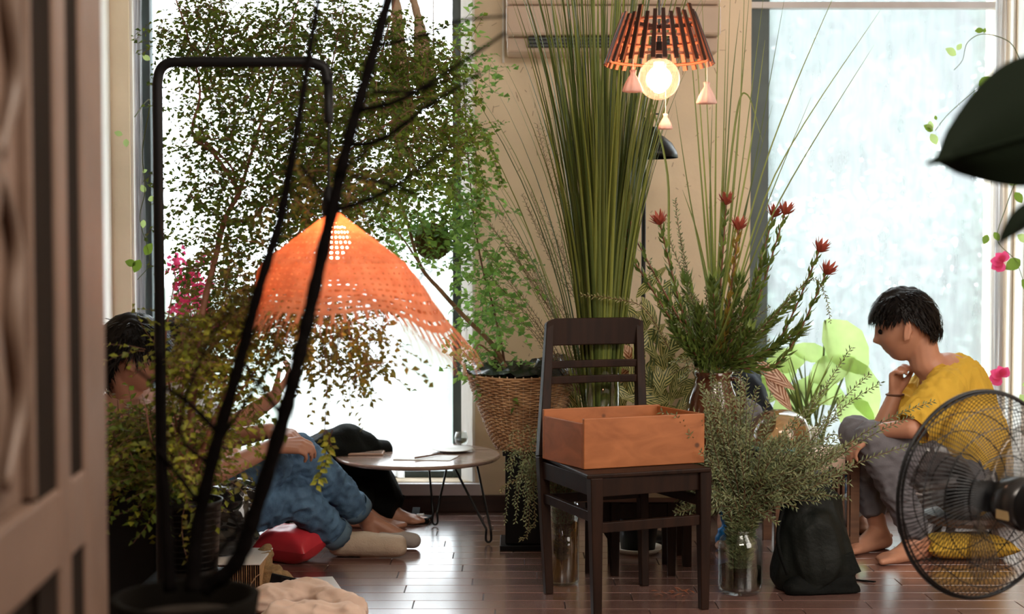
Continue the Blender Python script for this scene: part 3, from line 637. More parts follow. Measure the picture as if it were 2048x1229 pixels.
def protea_stem(label, px, py, Y, base_dx, golden=False, side=(0, 0), nleaf=46):
    tip = P(px, py, Y); b = JM + V((base_dx, R.uniform(-.02, .02), -.10)); mid = b.lerp(tip, .45) + V((side[0], 0, side[1]))
    t = thing('red_tipped_stem', label, 'flower', b, 'red tipped cone flower stems in the brown jug'); path = smooth_path([b, JM + V((base_dx * 1.2, 0, .02)), mid, tip], 10)
    MB().tube(path, [.0045, .0025], 6).build('stem', M['stemred'], t, smooth=True)
    lf = MB(); n = len(path); ga = 0
    for i in range(nleaf * 2):
        f = .22 + .74 * i / (nleaf*2); x = f * (n - 1); j = min(int(x), n - 2); p = path[j].lerp(path[j+1], x - j); d = (path[j+1] - path[j]).normalized(); ga += 2.4
        u_ = d.orthogonal().normalized(); v_ = d.cross(u_); o_ = u_ * math.cos(ga) + v_ * math.sin(ga)
        lf.leaf(p, d * .95 + o_ * R.uniform(.35, .75), o_, R.uniform(.042, .066) * (1.1 - .4*f), .015, .1, .1)
    lf.build('leaves', M['protealeafy'] if golden else M['protealeaf'], t, kind='stuff')
    d = (path[-1] - path[-2]).normalized(); u_ = d.orthogonal().normalized(); v_ = d.cross(u_)
    for i in range(16):
        a = i * 2.4; o_ = u_ * math.cos(a) + v_ * math.sin(a); s_ = i / 16
        mb = MB().leaf(tip - d * .018 + o_ * .003, d * (1.3 - .6*s_) + o_ * (.25 + .6*s_), o_, .056 - .014*s_, .014, .3, -.15, segs=6); mb.build('bract', M['protea'], t, smooth=True)
protea_stem('red tipped stem leaning over the tall grass, leftmost of the jug flowers', 1240, 478, 4.75, -.03, side=(.02, .03))
protea_stem('paired red tipped stem just above the leftmost flower of the jug', 1262, 462, 4.82, -.025, side=(.02, .03), nleaf=30)
protea_stem('red tipped stem standing below the black lamp pole', 1318, 440, 4.80, -.012, side=(-.01, .02))
protea_stem('upright red tipped stem in thin grass, highest of the jug flowers', 1453, 400, 4.95, .0, nleaf=36)
protea_stem('golden leaved red tipped stem rising in the middle of the jug bouquet', 1478, 450, 4.85, .008, golden=True)
protea_stem('red tipped stem before the dark window frame, left one of the pair', 1549, 425, 4.95, .02, side=(.0, .0))
protea_stem('large red tipped stem before the dark window frame, right one of the pair', 1572, 420, 4.9, .025, side=(.01, 0))
protea_stem('red tipped stem leaning far over the wide window, upper one', 1642, 495, 4.8, .03, side=(.03, -.05))
protea_stem('red tipped stem leaning far over the wide window, lowest one', 1656, 540, 4.75, .035, side=(.04, -.06))
for n_i, (lx, ly) in enumerate(((1330, 600), (1372, 560), (1400, 620), (1480, 560), (1510, 600), (1545, 640), (1585, 600), (1350, 660), (1530, 520), (1500, 660), (1425, 560), (1600, 660))):
    tip = P(lx, ly, R.uniform(4.78, 5.02)); b = JM + V((R.uniform(-.03, .03), R.uniform(-.03, .03), -.08)); path = smooth_path([b, JM + V((R.uniform(-.04, .04), 0, .02)), b.lerp(tip, .6) + V((0, 0, .02)), tip], 8)
    if n_i == 0: lst = thing('leafy_filler_stems', 'leafy green stems without flowers filling the jug bouquet', 'foliage', JM)
    MB().tube(path, [.004, .002], 5).build('stem', M['stemred'], lst, smooth=True); lf = MB(); ga = 0
    for i in range(80):
        x_ = (.3 + .68*i/80)*(len(path)-1); j_ = min(int(x_), len(path)-2); p = path[j_].lerp(path[j_+1], x_-j_); d = (path[j_+1]-path[j_]).normalized(); ga += 2.4; u_ = d.orthogonal().normalized(); v_ = d.cross(u_); o_ = u_*math.cos(ga) + v_*math.sin(ga)
        lf.leaf(p, d*.9 + o_*R.uniform(.5, .9), o_, R.uniform(.045, .068), .016, .1, .1)
    lf.build('leaves', M['protealeaf'], lst, kind='stuff')
g2 = thing('thin_grass_spray', 'loose spray of long thin grass rising from the brown jug', 'grass', JM + V((0, 0, -.12)))
def grass_path(parent, pts, w0=.0075):
    pa = smooth_path(pts, 7); n = len(pa); mb = MB()
    for i, p in enumerate(pa):
        f = i / (n - 1); d = (pa[min(i+1, n-1)] - pa[max(i-1, 0)]).normalized(); s_ = d.cross(V((0, 1, .1))).normalized(); ww = w0 * .5 * (1 - f**2.5) + .0003
        mb.v += [p - s_ * ww, p + V((0, ww * .6, 0)), p + s_ * ww]
    for i in range(n - 1): k_ = i*3; mb.f += [(k_, k_+1, k_+4, k_+3), (k_+1, k_+2, k_+5, k_+4)]
    mb.build('grass_blade', M['grass'], parent, smooth=True)
for q in [((1425, 640), (1400, 330), (1372, -30)), ((1420, 620), (1380, 400), (1350, 200)), ((1430, 620), (1418, 300), (1402, -40)), ((1430, 620), (1432, 250), (1440, -40)), ((1436, 620), (1450, 300), (1462, -50)), ((1440, 620), (1470, 330), (1500, -30)),
          ((1440, 640), (1480, 360), (1530, -30)), ((1445, 640), (1500, 380), (1572, -20)), ((1450, 660), (1550, 350), (1762, 18)), ((1448, 660), (1560, 400), (1748, 90)), ((1450, 650), (1530, 420), (1622, 195)), ((1446, 640), (1540, 300), (1690, -60)),
          ((1420, 600), (1395, 470), (1365, 380)), ((1425, 600), (1420, 400), (1425, 200)), ((1434, 600), (1445, 350), (1452, 60)), ((1442, 620), (1490, 420), (1545, 210)), ((1428, 640), (1408, 330), (1388, 30)), ((1444, 620), (1478, 250), (1490, -60)), ((1438, 620), (1460, 220), (1480, 20)), ((1446, 600), (1500, 300), (1530, 80))]:
    Y = R.uniform(4.82, 5.02); b = JM + V((R.uniform(-.03, .03), R.uniform(-.02, .02), -.1)); grass_path(g2, [b, JM + V((R.uniform(-.03, .03), 0, .03)), P(q[0][0], q[0][1], Y), P(q[1][0], q[1][1], Y), P(q[2][0], q[2][1], Y)], R.uniform(.006, .010))
for q in [((1430, 640), (1470, 250), (1495, 190), (1525, 285)), ((1345, 560), (1335, 350), (1300, 190), (1290, 120))]:
    grass_path(g2, [JM] + [P(x, y, 4.95) for x, y in q], .009)
# ------------------------------------------------ slatted pendant lamp
def pendant():
    Y = 3.9; c = P(1318, 128, Y); zt_, zb = PZ(32, Y), PZ(130, Y); rt, rb = .098, .150; c.z = zb
    t = thing('pendant_lamp', 'hanging pendant lamp with conical shade of dark wooden slats and glowing globe bulb', 'lamp', c); C = V((c.x, Y, 0))
    N = 30
    for i in range(N):
        a = 2*math.pi*(i + .5)/N; o = V((math.cos(a), math.sin(a), 0)); tg = V((-o.y, o.x, 0)); jt = R.uniform(-.004, .010)
        p, q = C + o * rb + V((0, 0, zb)), C + o * rt + V((0, 0, zt_ + jt + (.016 if i in (19, 26) else 0)))
        ax = (q - p).normalized(); nr = ax.cross(tg).normalized(); nr = nr if nr.dot(o) > 0 else -nr
        sl_ = MB().beam(p, q, .0125, .005, .0105, .005, side=tg).build('slat', M['slatinner'], t)
        MB().beam(p + nr * .0034, q + nr * .0034, .0127, .0016, .0107, .0016, side=tg).build('slat_face', M['slatdark'], sl_)  # dark outer face; the slat behind carries the painted lamp glow
    for f in (.12, .5, .86):
        r = rb + (rt - rb) * f - .006; z = zb + (zt_ - zb) * f; pts = [C + V((r*math.cos(a), r*math.sin(a), z)) for a in [2*math.pi*i/48 for i in range(48)]]
        MB().tube(pts, .0042, 6, closed=True).build('hoop', M['slatinner'], t, smooth=True)
    for a in (.3, 1.87, 3.44, 5.0): MB().beam(C + V((0, 0, zt_ - .03)), C + V((rt*math.cos(a), rt*math.sin(a), zt_ - .02)), .010, .004, side=(0, 0, 1)).build('spoke', M['slatdark'], t)
    bz = PZ(158, Y); br = .058; bc = C + V((0, 0, bz))
    MB().lathe([(.0005, .10), (.019, .10), (.019, .05), (.015, .045), (.0005, .045)][::-1], bc, 20).build('socket', M['black'], t, smooth=True)
    MB().tube([bc + V((0, 0, .10)), V((bc.x, bc.y, ZC))], .003, 6).build('cord', M['black'], t)
    g = MB().ell(bc, br, br, br, 32, 24).build('bulb', glassy('milky bulb glass', (1, .86, .74), .10, .05, veil=.07, veilcol=(1, .72, .55), emit=(1, .5, .28), es=.02), t, smooth=True)
    MB().lathe([(.0005, .056), (.014, .054), (.015, .03), (.020, .01), (.021, -.02), (.014, -.036), (.0005, -.040)][::-1], bc, 20).build('filament', emis('lamp filament glow', (1, .80, .66), 9), g, smooth=True)
    lamp_point('bulb_light', bc + V((0, 0, .0)), 5.0, (1, .62, .40), .045)
    for a_, lab, px, py, yy in ((2.3, 'pale pink cloth pouch hanging on a thread beside the glowing bulb', 1266, 152, -.05), (0, 'pale pink cloth pouch hanging from the pendant shade edge, right of the bulb', 1414, 176, .0), (1, 'small pale pink cloth pouch hanging below the glowing bulb', 1331, 236, .03)):
        p = P(px, py, Y + yy); small = 'small' in lab; s_ = .72 if small else 1
        b = thing('hanging_pouch', lab, 'ornament', p + V((0, 0, -.05))); mb = MB(); n = 28
        prof = [(.004, .012), (.009, .016), (.007, .004), (.012, -.004), (.021, -.022), (.027, -.040), (.024, -.044), (.001, -.044)]
        k0 = 0
        for r, z in prof:
            for j in range(n): a = 2*math.pi*j/n; rr = r * (1 + .12*math.sin(7*a)) * s_; mb.v.append(p + V((rr*math.cos(a), rr*.7*math.sin(a), z * s_)))
        for i in range(len(prof)-1):
            for j in range(n): mb.f.append((i*n+j, i*n+(j+1) % n, (i+1)*n+(j+1) % n, (i+1)*n+j))
        mb.build('pouch', M['palepink'], b, smooth=True); MB().tube([p, V((p.x, p.y, zb + .01))], .0009, 5).build('thread', M['white'], b)
pendant()
# air conditioner on the pillar
def aircon():
    x0, x1, y0 = PX(1012, 5.64), PX(1438, 5.64), 5.62; zb = PZ(101, y0); z1 = PZ(70, y0); z2 = PZ(9, y0)
    t = thing('air_conditioner', 'beige wall mounted air conditioner high on the pillar behind the grass', 'air conditioner', ((x0+x1)/2, 5.74, zb))
    MB().box((x0, y0, z1), (x1, YW - .001, z2 - .003)).build('front_panel', M['beige_plastic'], t, bevel=.01); MB().box((x0, y0 + .004, z2), (x1, YW - .001, z2 + .14)).build('top_cover', M['beige_plastic'], t, bevel=.015)
    MB().box((x0 + .004, y0 + .05, zb), (x1 - .004, YW - .001, z1)).build('lower_body', M['beige_plastic'], t, bevel=.008)
    MB().box((x0 + .09, y0 + .035, zb + .018), (x1 - .06, y0 + .05, z1 - .003)).build('air_outlet', M['black'], t)
    for i in range(3): MB().box((x0 + .09, y0 + .022, zb + .02 + i*.014), (x1 - .06, y0 + .036, zb + .023 + i*.014)).build('louvre', M['frame'], t)
    MB().tube([(x0 - .012, YW - .01, zb - .02), (x0 - .012, YW - .01, ZC)], .005, 6).build('cable', M['paint'], t)
aircon()
# black metal floor lamp behind the grass
def black_lamp():
    Y = 5.3; x = PX(1290, Y); t = thing('floor_lamp', 'black metal floor lamp with domed shade behind the tall grass', 'lamp', (x, Y, 0)); zr = PZ(316, Y); xc = PX(1298, Y)
    MB().lathe([(.0005, 0), (.11, 0), (.11, .012), (.02, .02), (.0005, .02)], (x, Y, 0), 32).build('base', M['black'], t, smooth=True)
    MB().tube([(x, Y + .06, .02), (x, Y + .06, PZ(232, Y))], .0085, 10).build('pole', M['black'], t, smooth=True)
    pr = [(.108, 0), (.104, .022), (.085, .055), (.055, .080), (.032, .090), (.030, .115), (.0005, .118), (.0005, .110), (.027, .106), (.052, .076), (.082, .051), (.100, .020), (.105, 0)]
    s = MB().lathe(pr, (xc, Y, zr), 40).build('shade', M['black'], t, smooth=True)
    MB().lathe([(.0005, .115), (.014, .117), (.014, .155), (.017, .160), (.015, .175), (.008, .19), (.0005, .19)], (xc, Y, zr), 20).build('socket', M['brass'], t, smooth=True)
    MB().tube([(xc, Y, zr + .165), (xc + .035, Y, zr + .165)], .003, 6).build('switch_key', M['black'], t); MB().tube([(xc, Y, zr + .17), (x, Y + .06, zr + .17)], .006, 8).build('arm', M['black'], t)
black_lamp()

# ------------------------------------------------ black tube stand with rattan shade
def rattan_lamp():
    Y = 3.2; x0 = PX(318, Y); xr_ = PX(656, Y); zt_ = PZ(124, Y); zb = .0
    t = thing('arched_floor_lamp', 'black tube arched floor lamp carrying a glowing orange rattan shade', 'lamp', (x0, Y, 0))
    path = [(x0, Y, .03), (x0, Y, zt_ - .08)] + smooth_path([(x0, Y, zt_ - .05), (x0 + .006, Y, zt_ - .02), (x0 + .025, Y, zt_ - .003), (x0 + .06, Y, zt_)], 5) + [(xr_ - .05, Y, zt_)] + smooth_path([(xr_ - .03, Y, zt_ - .002), (xr_ - .006, Y, zt_ - .014), (xr_, Y, zt_ - .04)], 5) + [(xr_, Y, zt_ - .05)]
    MB().tube(path, .0125, 14).build('tube_frame', M['blackm'], t, smooth=True)
    MB().lathe([(.0005, 0), (.13, 0), (.13, .014), (.02, .03), (.0005, .03)], (x0, Y, 0), 36).build('base', M['blackm'], t, smooth=True)
    MB().lathe([(.0005, 0), (.0095, 0), (.0105, .005), (.0105, .112), (.0005, .112)], (xr_ + .003, Y, PZ(246, Y)), 16).build('cord_grip', M['blackm'], t, smooth=True)
    apex = P(664, 428, Y); MB().tube([(xr_ + .003, Y, PZ(246, Y)), (xr_ + .002, Y, apex.z + .03)], .0028, 8).build('cord', M['blackm'], t)
    MB().lathe([(.0005, .055), (.008, .05), (.016, .01), (.014, -.03), (.0005, -.03)], (xr_ + .002, Y, apex.z + .01), 18).build('socket', M['blackm'], t, smooth=True)
    c = V((apex.x + .004, Y, 0)); prof = [(0, .014), (.10, .044), (.22, .082), (.35, .124), (.5, .170), (.66, .195), (.80, .214), (.92, .238), (1, .262)]
    def rad(f):
        for i in range(len(prof)-1):
            if f <= prof[i+1][0]: k = (f - prof[i][0]) / (prof[i+1][0] - prof[i][0]); return prof[i][1] + (prof[i+1][1] - prof[i][1]) * k
        return prof[-1][1]
    Hh = apex.z - PZ(628, Y); NF, NA = 60, 192; mb = MB()
    def pt(f, a):
        r = rad(f); wv = max(0, f - .55) / .45
        side = math.cos(a); r *= 1 + wv * (.08*math.sin(3*a + .6) + (.10 if side > 0 else -.16)*abs(side)) - .04
        z = apex.z - Hh * f * (1 - .0) + wv * wv * (-.075 * max(0, side)**3 + .012*math.sin(5*a) - .050*max(0, -side)**2 + .0)
        return V((c.x + r*math.cos(a), c.y + r*math.sin(a), z))
    for i in range(NF + 1):
        for j in range(NA): mb.v.append(pt(i / NF, 2*math.pi*j/NA) + V((0, 0, .0012 * ((j//3 + i//3) % 2))))
    for i in range(NF):
        f = i / NF
        for j in range(NA):
            hole = (i % 3 == 2 and j % 3 == 2) or (f > .93 and j % 3 != 0) or (f > .70 and i % 3 == 2 and j % 3 >= 1 and (j*7 + i) % 5 < 3)
            if not hole: mb.f.append((i*NA+j, i*NA+(j+1) % NA, (i+1)*NA+(j+1) % NA, (i+1)*NA+j))
    mb.build('woven_shade', M['orangecane'], t, label='glowing orange woven rattan hat shaped shade', solid=.0012)
    fr = MB()
    for j in range(150):
        a = 2*math.pi*j/150 + R.uniform(-.01, .01); p = pt(1, a); o = V((math.cos(a), math.sin(a), 0)); l = R.uniform(.01, .045) * (1.6 if math.cos(a) > .5 else 1)
        fr.tube([p, p + o*l*.5 + V((0, 0, -l*.5)), p + o * l * .75 + V((0, 0, -l))], [.0011, .0005], 3)
    fr.build('fringe', M['orangecane'], t, kind='stuff')
    bc = c + V((.004, 0, apex.z - .062)); MB().ell(bc, .034, .034, .042, 20, 14).build('bulb', emis('warm bulb', (1, .74, .46), 26), t, smooth=True)
    lamp_point('rattan_light', bc, 9.5, (1, .64, .38), .04)
rattan_lamp()

# ------------------------------------------------ foliage
def twig(lf, sb, p, d, L, ll, gap, droop=.4, wid=.6, stemr=.0012):
    n = max(3, int(L / gap)); q = p.copy(); d = d.normalized(); pts = [q.copy()]; sgn = 1
    for i in range(n):
        d = (d + V((R.uniform(-.14, .14), R.uniform(-.14, .14), R.uniform(-.12, .1) - droop * .1))).normalized(); q = q + d * gap; pts.append(q.copy())
        sd = d.cross(V((R.uniform(-.5, .5), R.uniform(-.5, .5), 1))); sd = sd.normalized() if sd.length > .01 else d.orthogonal(); sgn = -sgn
        lf.leaf(q, sd * sgn + d * .5 + rv(.35), V((R.uniform(-.8, .8), R.uniform(-1, .2), .7)), ll * R.uniform(.65, 1.2), ll * wid * R.uniform(.9, 1.4), .15, .12)
    if sb is not None: sb.tube(pts, [stemr, stemr*.4], 3, cap=False)
def blob(lf, sb, px, py, rx, ry, n, Y0, Y1, ll=.016, L=.16, gap=.014, up=-.2, droop=.5):
    ll *= 1.3
    for i in range(int(n * 1.75)):
        a = R.uniform(0, 6.283); k = math.sqrt(R.random()); x, y = px + rx*k*math.cos(a), py + ry*k*math.sin(a)
        p = P(x, y, R.uniform(Y0, Y1)); d = V((R.uniform(-1, 1), R.uniform(-.6, .6), up + R.uniform(-.7, .7))); twig(lf, sb, p, d, L * R.uniform(.5, 1.2), ll, gap, droop)
PT = G(372, 1168, 0); PY = 3.42; PXc = PX(372, PY)
# the can and the black plinth that lifts it
pl = thing('plinth', 'black wooden box on the floor, under the ribbed pot', 'box', (PXc, PY, 0))
MB().box((PXc - .09, PY - .09, 0), (PXc + .085, PY + .09, .285)).build('body', M['blackm'], pl, bevel=.004); MB().box((PXc - .095, PY - .095, .285), (PXc + .09, PY + .095, .298)).build('lid', M['blackm'], pl, bevel=.003)
cz = .299; ch = PZ(1000, PY) - cz; can = thing('ribbed_pot', 'black ribbed tin pot with a silvery lit edge, holding the twining shrub', 'pot', (PXc, PY, cz)); pr = [(.0005, 0), (.064, 0)]
for i in range(12): z = ch*(i + .3)/12.5; pr += [(.066 + .011*i/12, z), (.070 + .011*i/12, z + ch*.04)]
pr += [(.084, ch), (.080, ch), (.070, .02), (.0005, .02)]
MB().lathe(pr, can.location, 40).build('can_body', M['pot'], can, smooth=True); MB().lathe([(.0005, ch*.86), (.0775, ch*.86), (.0775, ch*.9), (.0005, ch*.93)], can.location, 24).build('soil', M['soil'], can)
vs_ = thing('twining_shrub', 'large small leaved twining shrub filling the curtained window, rising from the ribbed pot', 'shrub', (PXc, PY, cz + ch))
Z0 = (372, 985, PY)
for nm, pts, r0, r1 in (('trunk', [Z0, (385, 800, 3.5), (402, 640, 3.6), (430, 520, 3.7), (450, 440, 3.8), (480, 385, 3.85)], .010, .007), ('stem', [(480, 385, 3.85), (430, 310, 3.9), (385, 265, 3.95), (400, 180, 4.0), (372, 60, 4.1), (345, -20, 4.1)], .006, .002),
      ('stem', [(480, 385, 3.85), (505, 300, 3.9), (530, 220, 4.0), (560, 120, 4.05), (600, -10, 4.1)], .0055, .002), ('stem', [(450, 440, 3.8), (500, 440, 3.9), (540, 400, 3.9), (600, 370, 4.0), (700, 300, 4.1), (800, 230, 4.2)], .0055, .0025),
      ('stem', [Z0, (420, 860, 3.4), (470, 740, 3.5), (500, 640, 3.6), (560, 520, 3.8), (640, 400, 4.0), (740, 180, 4.2), (790, 0, 4.3)], .007, .002), ('stem', [Z0, (350, 830, 3.5), (330, 700, 3.6), (350, 560, 3.7)], .004, .0015), ('stem', [Z0, (360, 850, 3.4), (370, 740, 3.4), (392, 610, 3.5)], .004, .0015),
      ('stem', [Z0, (440, 850, 3.45), (520, 730, 3.5), (600, 640, 3.6)], .004, .0015), ('stem', [(385, 265, 3.95), (460, 330, 3.9), (470, 380, 3.9)], .004, .003), ('stem', [Z0, (310, 900, 3.3), (292, 820, 3.3), (285, 790, 3.4)], .003, .001), ('stem', [(540, 400, 3.9), (620, 330, 4), (650, 200, 4.1), (690, 0, 4.2)], .004, .0015)):
    MB().tube(smooth_path(pp(pts), 6), [r0, r1], 7).build(nm, M['stemred'], vs_, smooth=True)
ld, lb, ly, lm, sb = MB(), MB(), MB(), MB(), MB()
for q in ((400, 40, 90, 60, 42), (480, 70, 130, 80, 120), (640, 70, 110, 85, 105), (770, 110, 90, 100, 80), (440, 130, 80, 40, 40)): blob(ld, sb, *q, 3.9, 4.5)
for q in ((430, 250, 55, 110, 40), (560, 220, 120, 110, 135), (700, 260, 140, 120, 175), (430, 400, 60, 80, 34), (385, 340, 40, 60, 14), (540, 400, 110, 90, 95), (650, 380, 110, 80, 85), (450, 560, 60, 110, 70), (380, 220, 45, 40, 10)): blob(ld, sb, *q, 3.6, 4.4)
for q in ((640, 380, 100, 50, 26), (500, 540, 60, 60, 24), (520, 620, 90, 70, 60), (620, 640, 110, 40, 46), (430, 700, 70, 90, 50), (720, 690, 70, 60, 26), (330, 900, 100, 100, 70)): blob(lb, sb, *q, 3.3, 3.9)
for q in ((375, 700, 30, 100, 20), (410, 780, 70, 110, 42), (450, 700, 50, 80, 26), (300, 690, 30, 14, 3), (360, 900, 60, 70, 34)): blob(ly, sb, *q, 3.2, 3.7, ll=.017)
for q in ((850, 150, 70, 110, 70), (860, 270, 80, 90, 80), (770, 360, 90, 70, 56), (800, 200, 70, 90, 50)): blob(lm, sb, *q, 4.2, 4.7, ll=.018)
# darker mass beside the door, low
for q in ((345, 960, 40, 40, 24),): blob(ld, sb, *q, 3.3, 3.5, ll=.018)
def trail(lf, pts, gap=.016, ll=.017, Y=None):
    pa = smooth_path(pp(pts), 12); sb.tube(pa, [.0013, .0006], 4, cap=False); acc = 0; sg = 1
    for i in range(1, len(pa)):
        acc += (pa[i] - pa[i-1]).length
        while acc > gap:
            acc -= gap; d = (pa[i] - pa[i-1]).normalized(); sg = -sg
            lf.leaf(pa[i], V((sg * R.uniform(.5, 1), R.uniform(-.6, .6), 0)) + d * .5, V((R.uniform(-.5, .5), -1, .5)), ll*R.uniform(.6, 1.2), ll*.6, .15, .1)
for pts in ([(618, 640, 3.5), (612, 720, 3.5), (625, 800, 3.5), (618, 850, 3.5)], [(655, 620, 3.6), (650, 720, 3.6), (655, 800, 3.6), (646, 880, 3.6)], [(690, 630, 3.5), (730, 700, 3.5), (735, 760, 3.5), (748, 820, 3.5)], [(700, 640, 3.5), (720, 720, 3.5), (700, 780, 3.5), (705, 830, 3.5)], [(640, 660, 3.4), (655, 740, 3.4), (650, 860, 3.4), (670, 900, 3.4)], [(710, 640, 3.5), (780, 700, 3.5), (775, 760, 3.5)], [(600, 650, 3.5), (590, 760, 3.5), (600, 800, 3.5)]): trail(lb, pts)
for k in range(2): trail(ly, [(690 + 6*k, 660, 3.45), (722, 730, 3.45), (738, 790, 3.45)], .010); trail(ly, [(652, 860, 3.4), (660, 890, 3.4), (640, 960, 3.4)], .012, .022); trail(ly, [(665, 860, 3.4), (650, 910, 3.4), (632, 975, 3.4)], .010, .022)
for k in range(3):
    trail(lm, [(925, 200 + 20*k, 5.3), (955 + 6*k, 260, 5.3), (985, 310, 5.3), (1000 + 4*k, 375, 5.3)], .014, .024); trail(lm, [(920, 240, 5.2), (950, 300, 5.2), (968 - 8*k, 370, 5.2), (960, 430, 5.2)], .014, .024); trail(lm, [(880, 250, 5.0), (905 - 6*k, 360, 5.0), (890, 450, 5.0)], .014, .022)
for mb_, m_ in ((ld, 'leafdark'), (lb, 'leafbrown'), (ly, 'leafyel'), (lm, 'leafmid')): mb_.build('foliage', M[m_], vs_, kind='stuff')
sb.build('twigs', M['stem'], vs_, kind='stuff')

# added black planter in place of the shade beside the door, dark low shrub
qx0, qx1 = PX(196, 3.62), PX(326, 3.62); qz = PZ(965, 3.62); qp = thing('added_dark_planter', 'added matt black square planter standing in for the dark shade beside the door edge', 'pot', ((qx0+qx1)/2, 3.62, 0))
MB().box((qx0, 3.52, .03), (qx1, 3.72, qz)).build('planter_body', M['blackm'], qp, bevel=.006); MB().box((qx0 + .012, 3.53, 0), (qx1 - .012, 3.71, .03)).build('plinth_foot', M['blackm'], qp); MB().box((qx0 - .006, 3.514, qz - .03), (qx1 + .006, 3.726, qz - .008)).build('rim_band', M['blackm'], qp, bevel=.003)
lsb = thing('low_shrub', 'low dark leafy shrub with yellow green tips, growing in the square planter', 'shrub', ((qx0+qx1)/2, 3.62, qz)); l1, l2, l3 = MB(), MB(), MB()
for q in ((262, 920, 55, 60, 60), (300, 900, 40, 60, 40), (250, 860, 30, 50, 24)): blob(l1, l3, *q, 3.5, 3.72, ll=.017)
for q in ((255, 860, 30, 40, 8), (280, 910, 50, 60, 14)): blob(l2, l3, *q, 3.45, 3.6, ll=.017)
l1.build('foliage', M['leafdark'], lsb, kind='stuff'); l2.build('tip_foliage', M['leafyel'], lsb, kind='stuff'); l3.build('twigs', M['stem'], lsb, kind='stuff')
for k in range(5): MB().tube(smooth_path([lsb.location + V((.02*k - .04, 0, -.01)), P(240 + 20*k, 900, 3.6), P(235 + 22*k, 800 + 15*(k % 2), 3.58)], 5), [.004, .001], 5).build('stem', M['stem'], lsb, smooth=True)
# bare dark branches in a dark planter, very near
fy = 2.1; fp = P(372, 1175, fy); zr = PZ(1192, fy)
fpot = thing('foreground_planter', 'blurred dark round planter at the very front, holding bare branches', 'pot', (fp.x, fy, 0))
MB().lathe([(.0005, 0), (.075, 0), (.105, zr - .03), (.110, zr), (.098, zr), (.092, zr - .04), (.0005, zr - .04)], (fp.x, fy, 0), 44).build('planter_body', mat('dark brown planter', (.004, .003, .002), .8, spec=.04), fpot, smooth=True); MB().lathe([(.0005, zr - .03), (.092, zr - .036)], (fp.x, fy, 0), 30).build('soil', M['soil'], fpot)
fb = thing('bare_branches', 'blurred blackish bare branches slanting up across the picture from the foreground planter', 'branch', (fp.x, fy, zr - .03))
def br(pts, r0, r1, nm='branch', knob=0):
    pa = smooth_path([P(x, y, fy + dy) for x, y, dy in pts], 8); n = len(pa); rs = [1.18*(r0 + (r1 - r0)*i/(n-1)) * (1 + .10*math.sin(i*1.7)) for i in range(n)]; MB().tube(pa, rs, 9).build(nm, M['branchblack'], fb, smooth=True)
br([(405, 1180, 0), (470, 1130, 0), (505, 1040, 0), (560, 860, 0), (592, 740, 0), (622, 610, .02), (660, 440, .03), (700, 270, .04), (740, 130, .05), (782, -20, .06)], .0115, .0068)
br([(385, 1185, -.02), (395, 1060, 0), (430, 900, 0), (478, 730, 0), (520, 570, 0), (560, 440, .02), (592, 270, .02), (615, 130, .04), (640, -20, .05)], .0105, .0035)
br([(340, 1185, -.02), (330, 1000, 0), (322, 860, .02), (318, 700, .02)], .0085, .006)
for q in (([(672, 420, .03), (735, 400, .02), (800, 365, 0), (905, 290, 0)], .004, .002), ([(695, 290, .04), (760, 280, .02), (860, 210, 0), (962, 145, -.02)], .0045, .0022), ([(722, 220, .04), (800, 200, 0), (900, 140, 0), (1012, 65, -.02)], .0042, .0020), ([(745, 185, .04), (840, 180, .03), (920, 150, .02)], .0032, .0016), ([(760, 90, .05), (850, 70, .03), (920, 42, .02), (1012, 32, 0)], .0032, .0016), ([(840, 66, .03), (870, 85, .03), (886, 100, .03)], .002, .001),
          ([(700, 350, .03), (780, 370, .02), (850, 400, .02), (890, 452, .02)], .0028, .0016), ([(735, 300, .03), (700, 330, .02), (672, 345, .02)], .003, .0012), ([(600, 330, .02), (640, 380, .02), (655, 410, .02)], .003, .0015), ([(440, 870, 0), (370, 800, .02), (300, 760, .02), (268, 735, .02)], .004, .0015), ([(430, 900, 0), (520, 760, .02), (560, 700, .02)], .003, .0012),
          ([(400, 1010, 0), (340, 930, 0), (290, 870, .02)], .004, .0015), ([(505, 1040, 0), (450, 1090, -.02), (420, 1140, -.02)], .0035, .002), ([(570, 840, 0), (540, 800, .01), (500, 745, .02), (492, 728, .02)], .0035, .0015), ([(478, 1060, -.01), (455, 1000, -.01), (440, 960, 0)], .003, .0012), ([(420, 930, 0), (360, 860, 0), (410, 700, .02), (480, 590, .03)], .003, .0015)):
    br(*q, nm='twig')

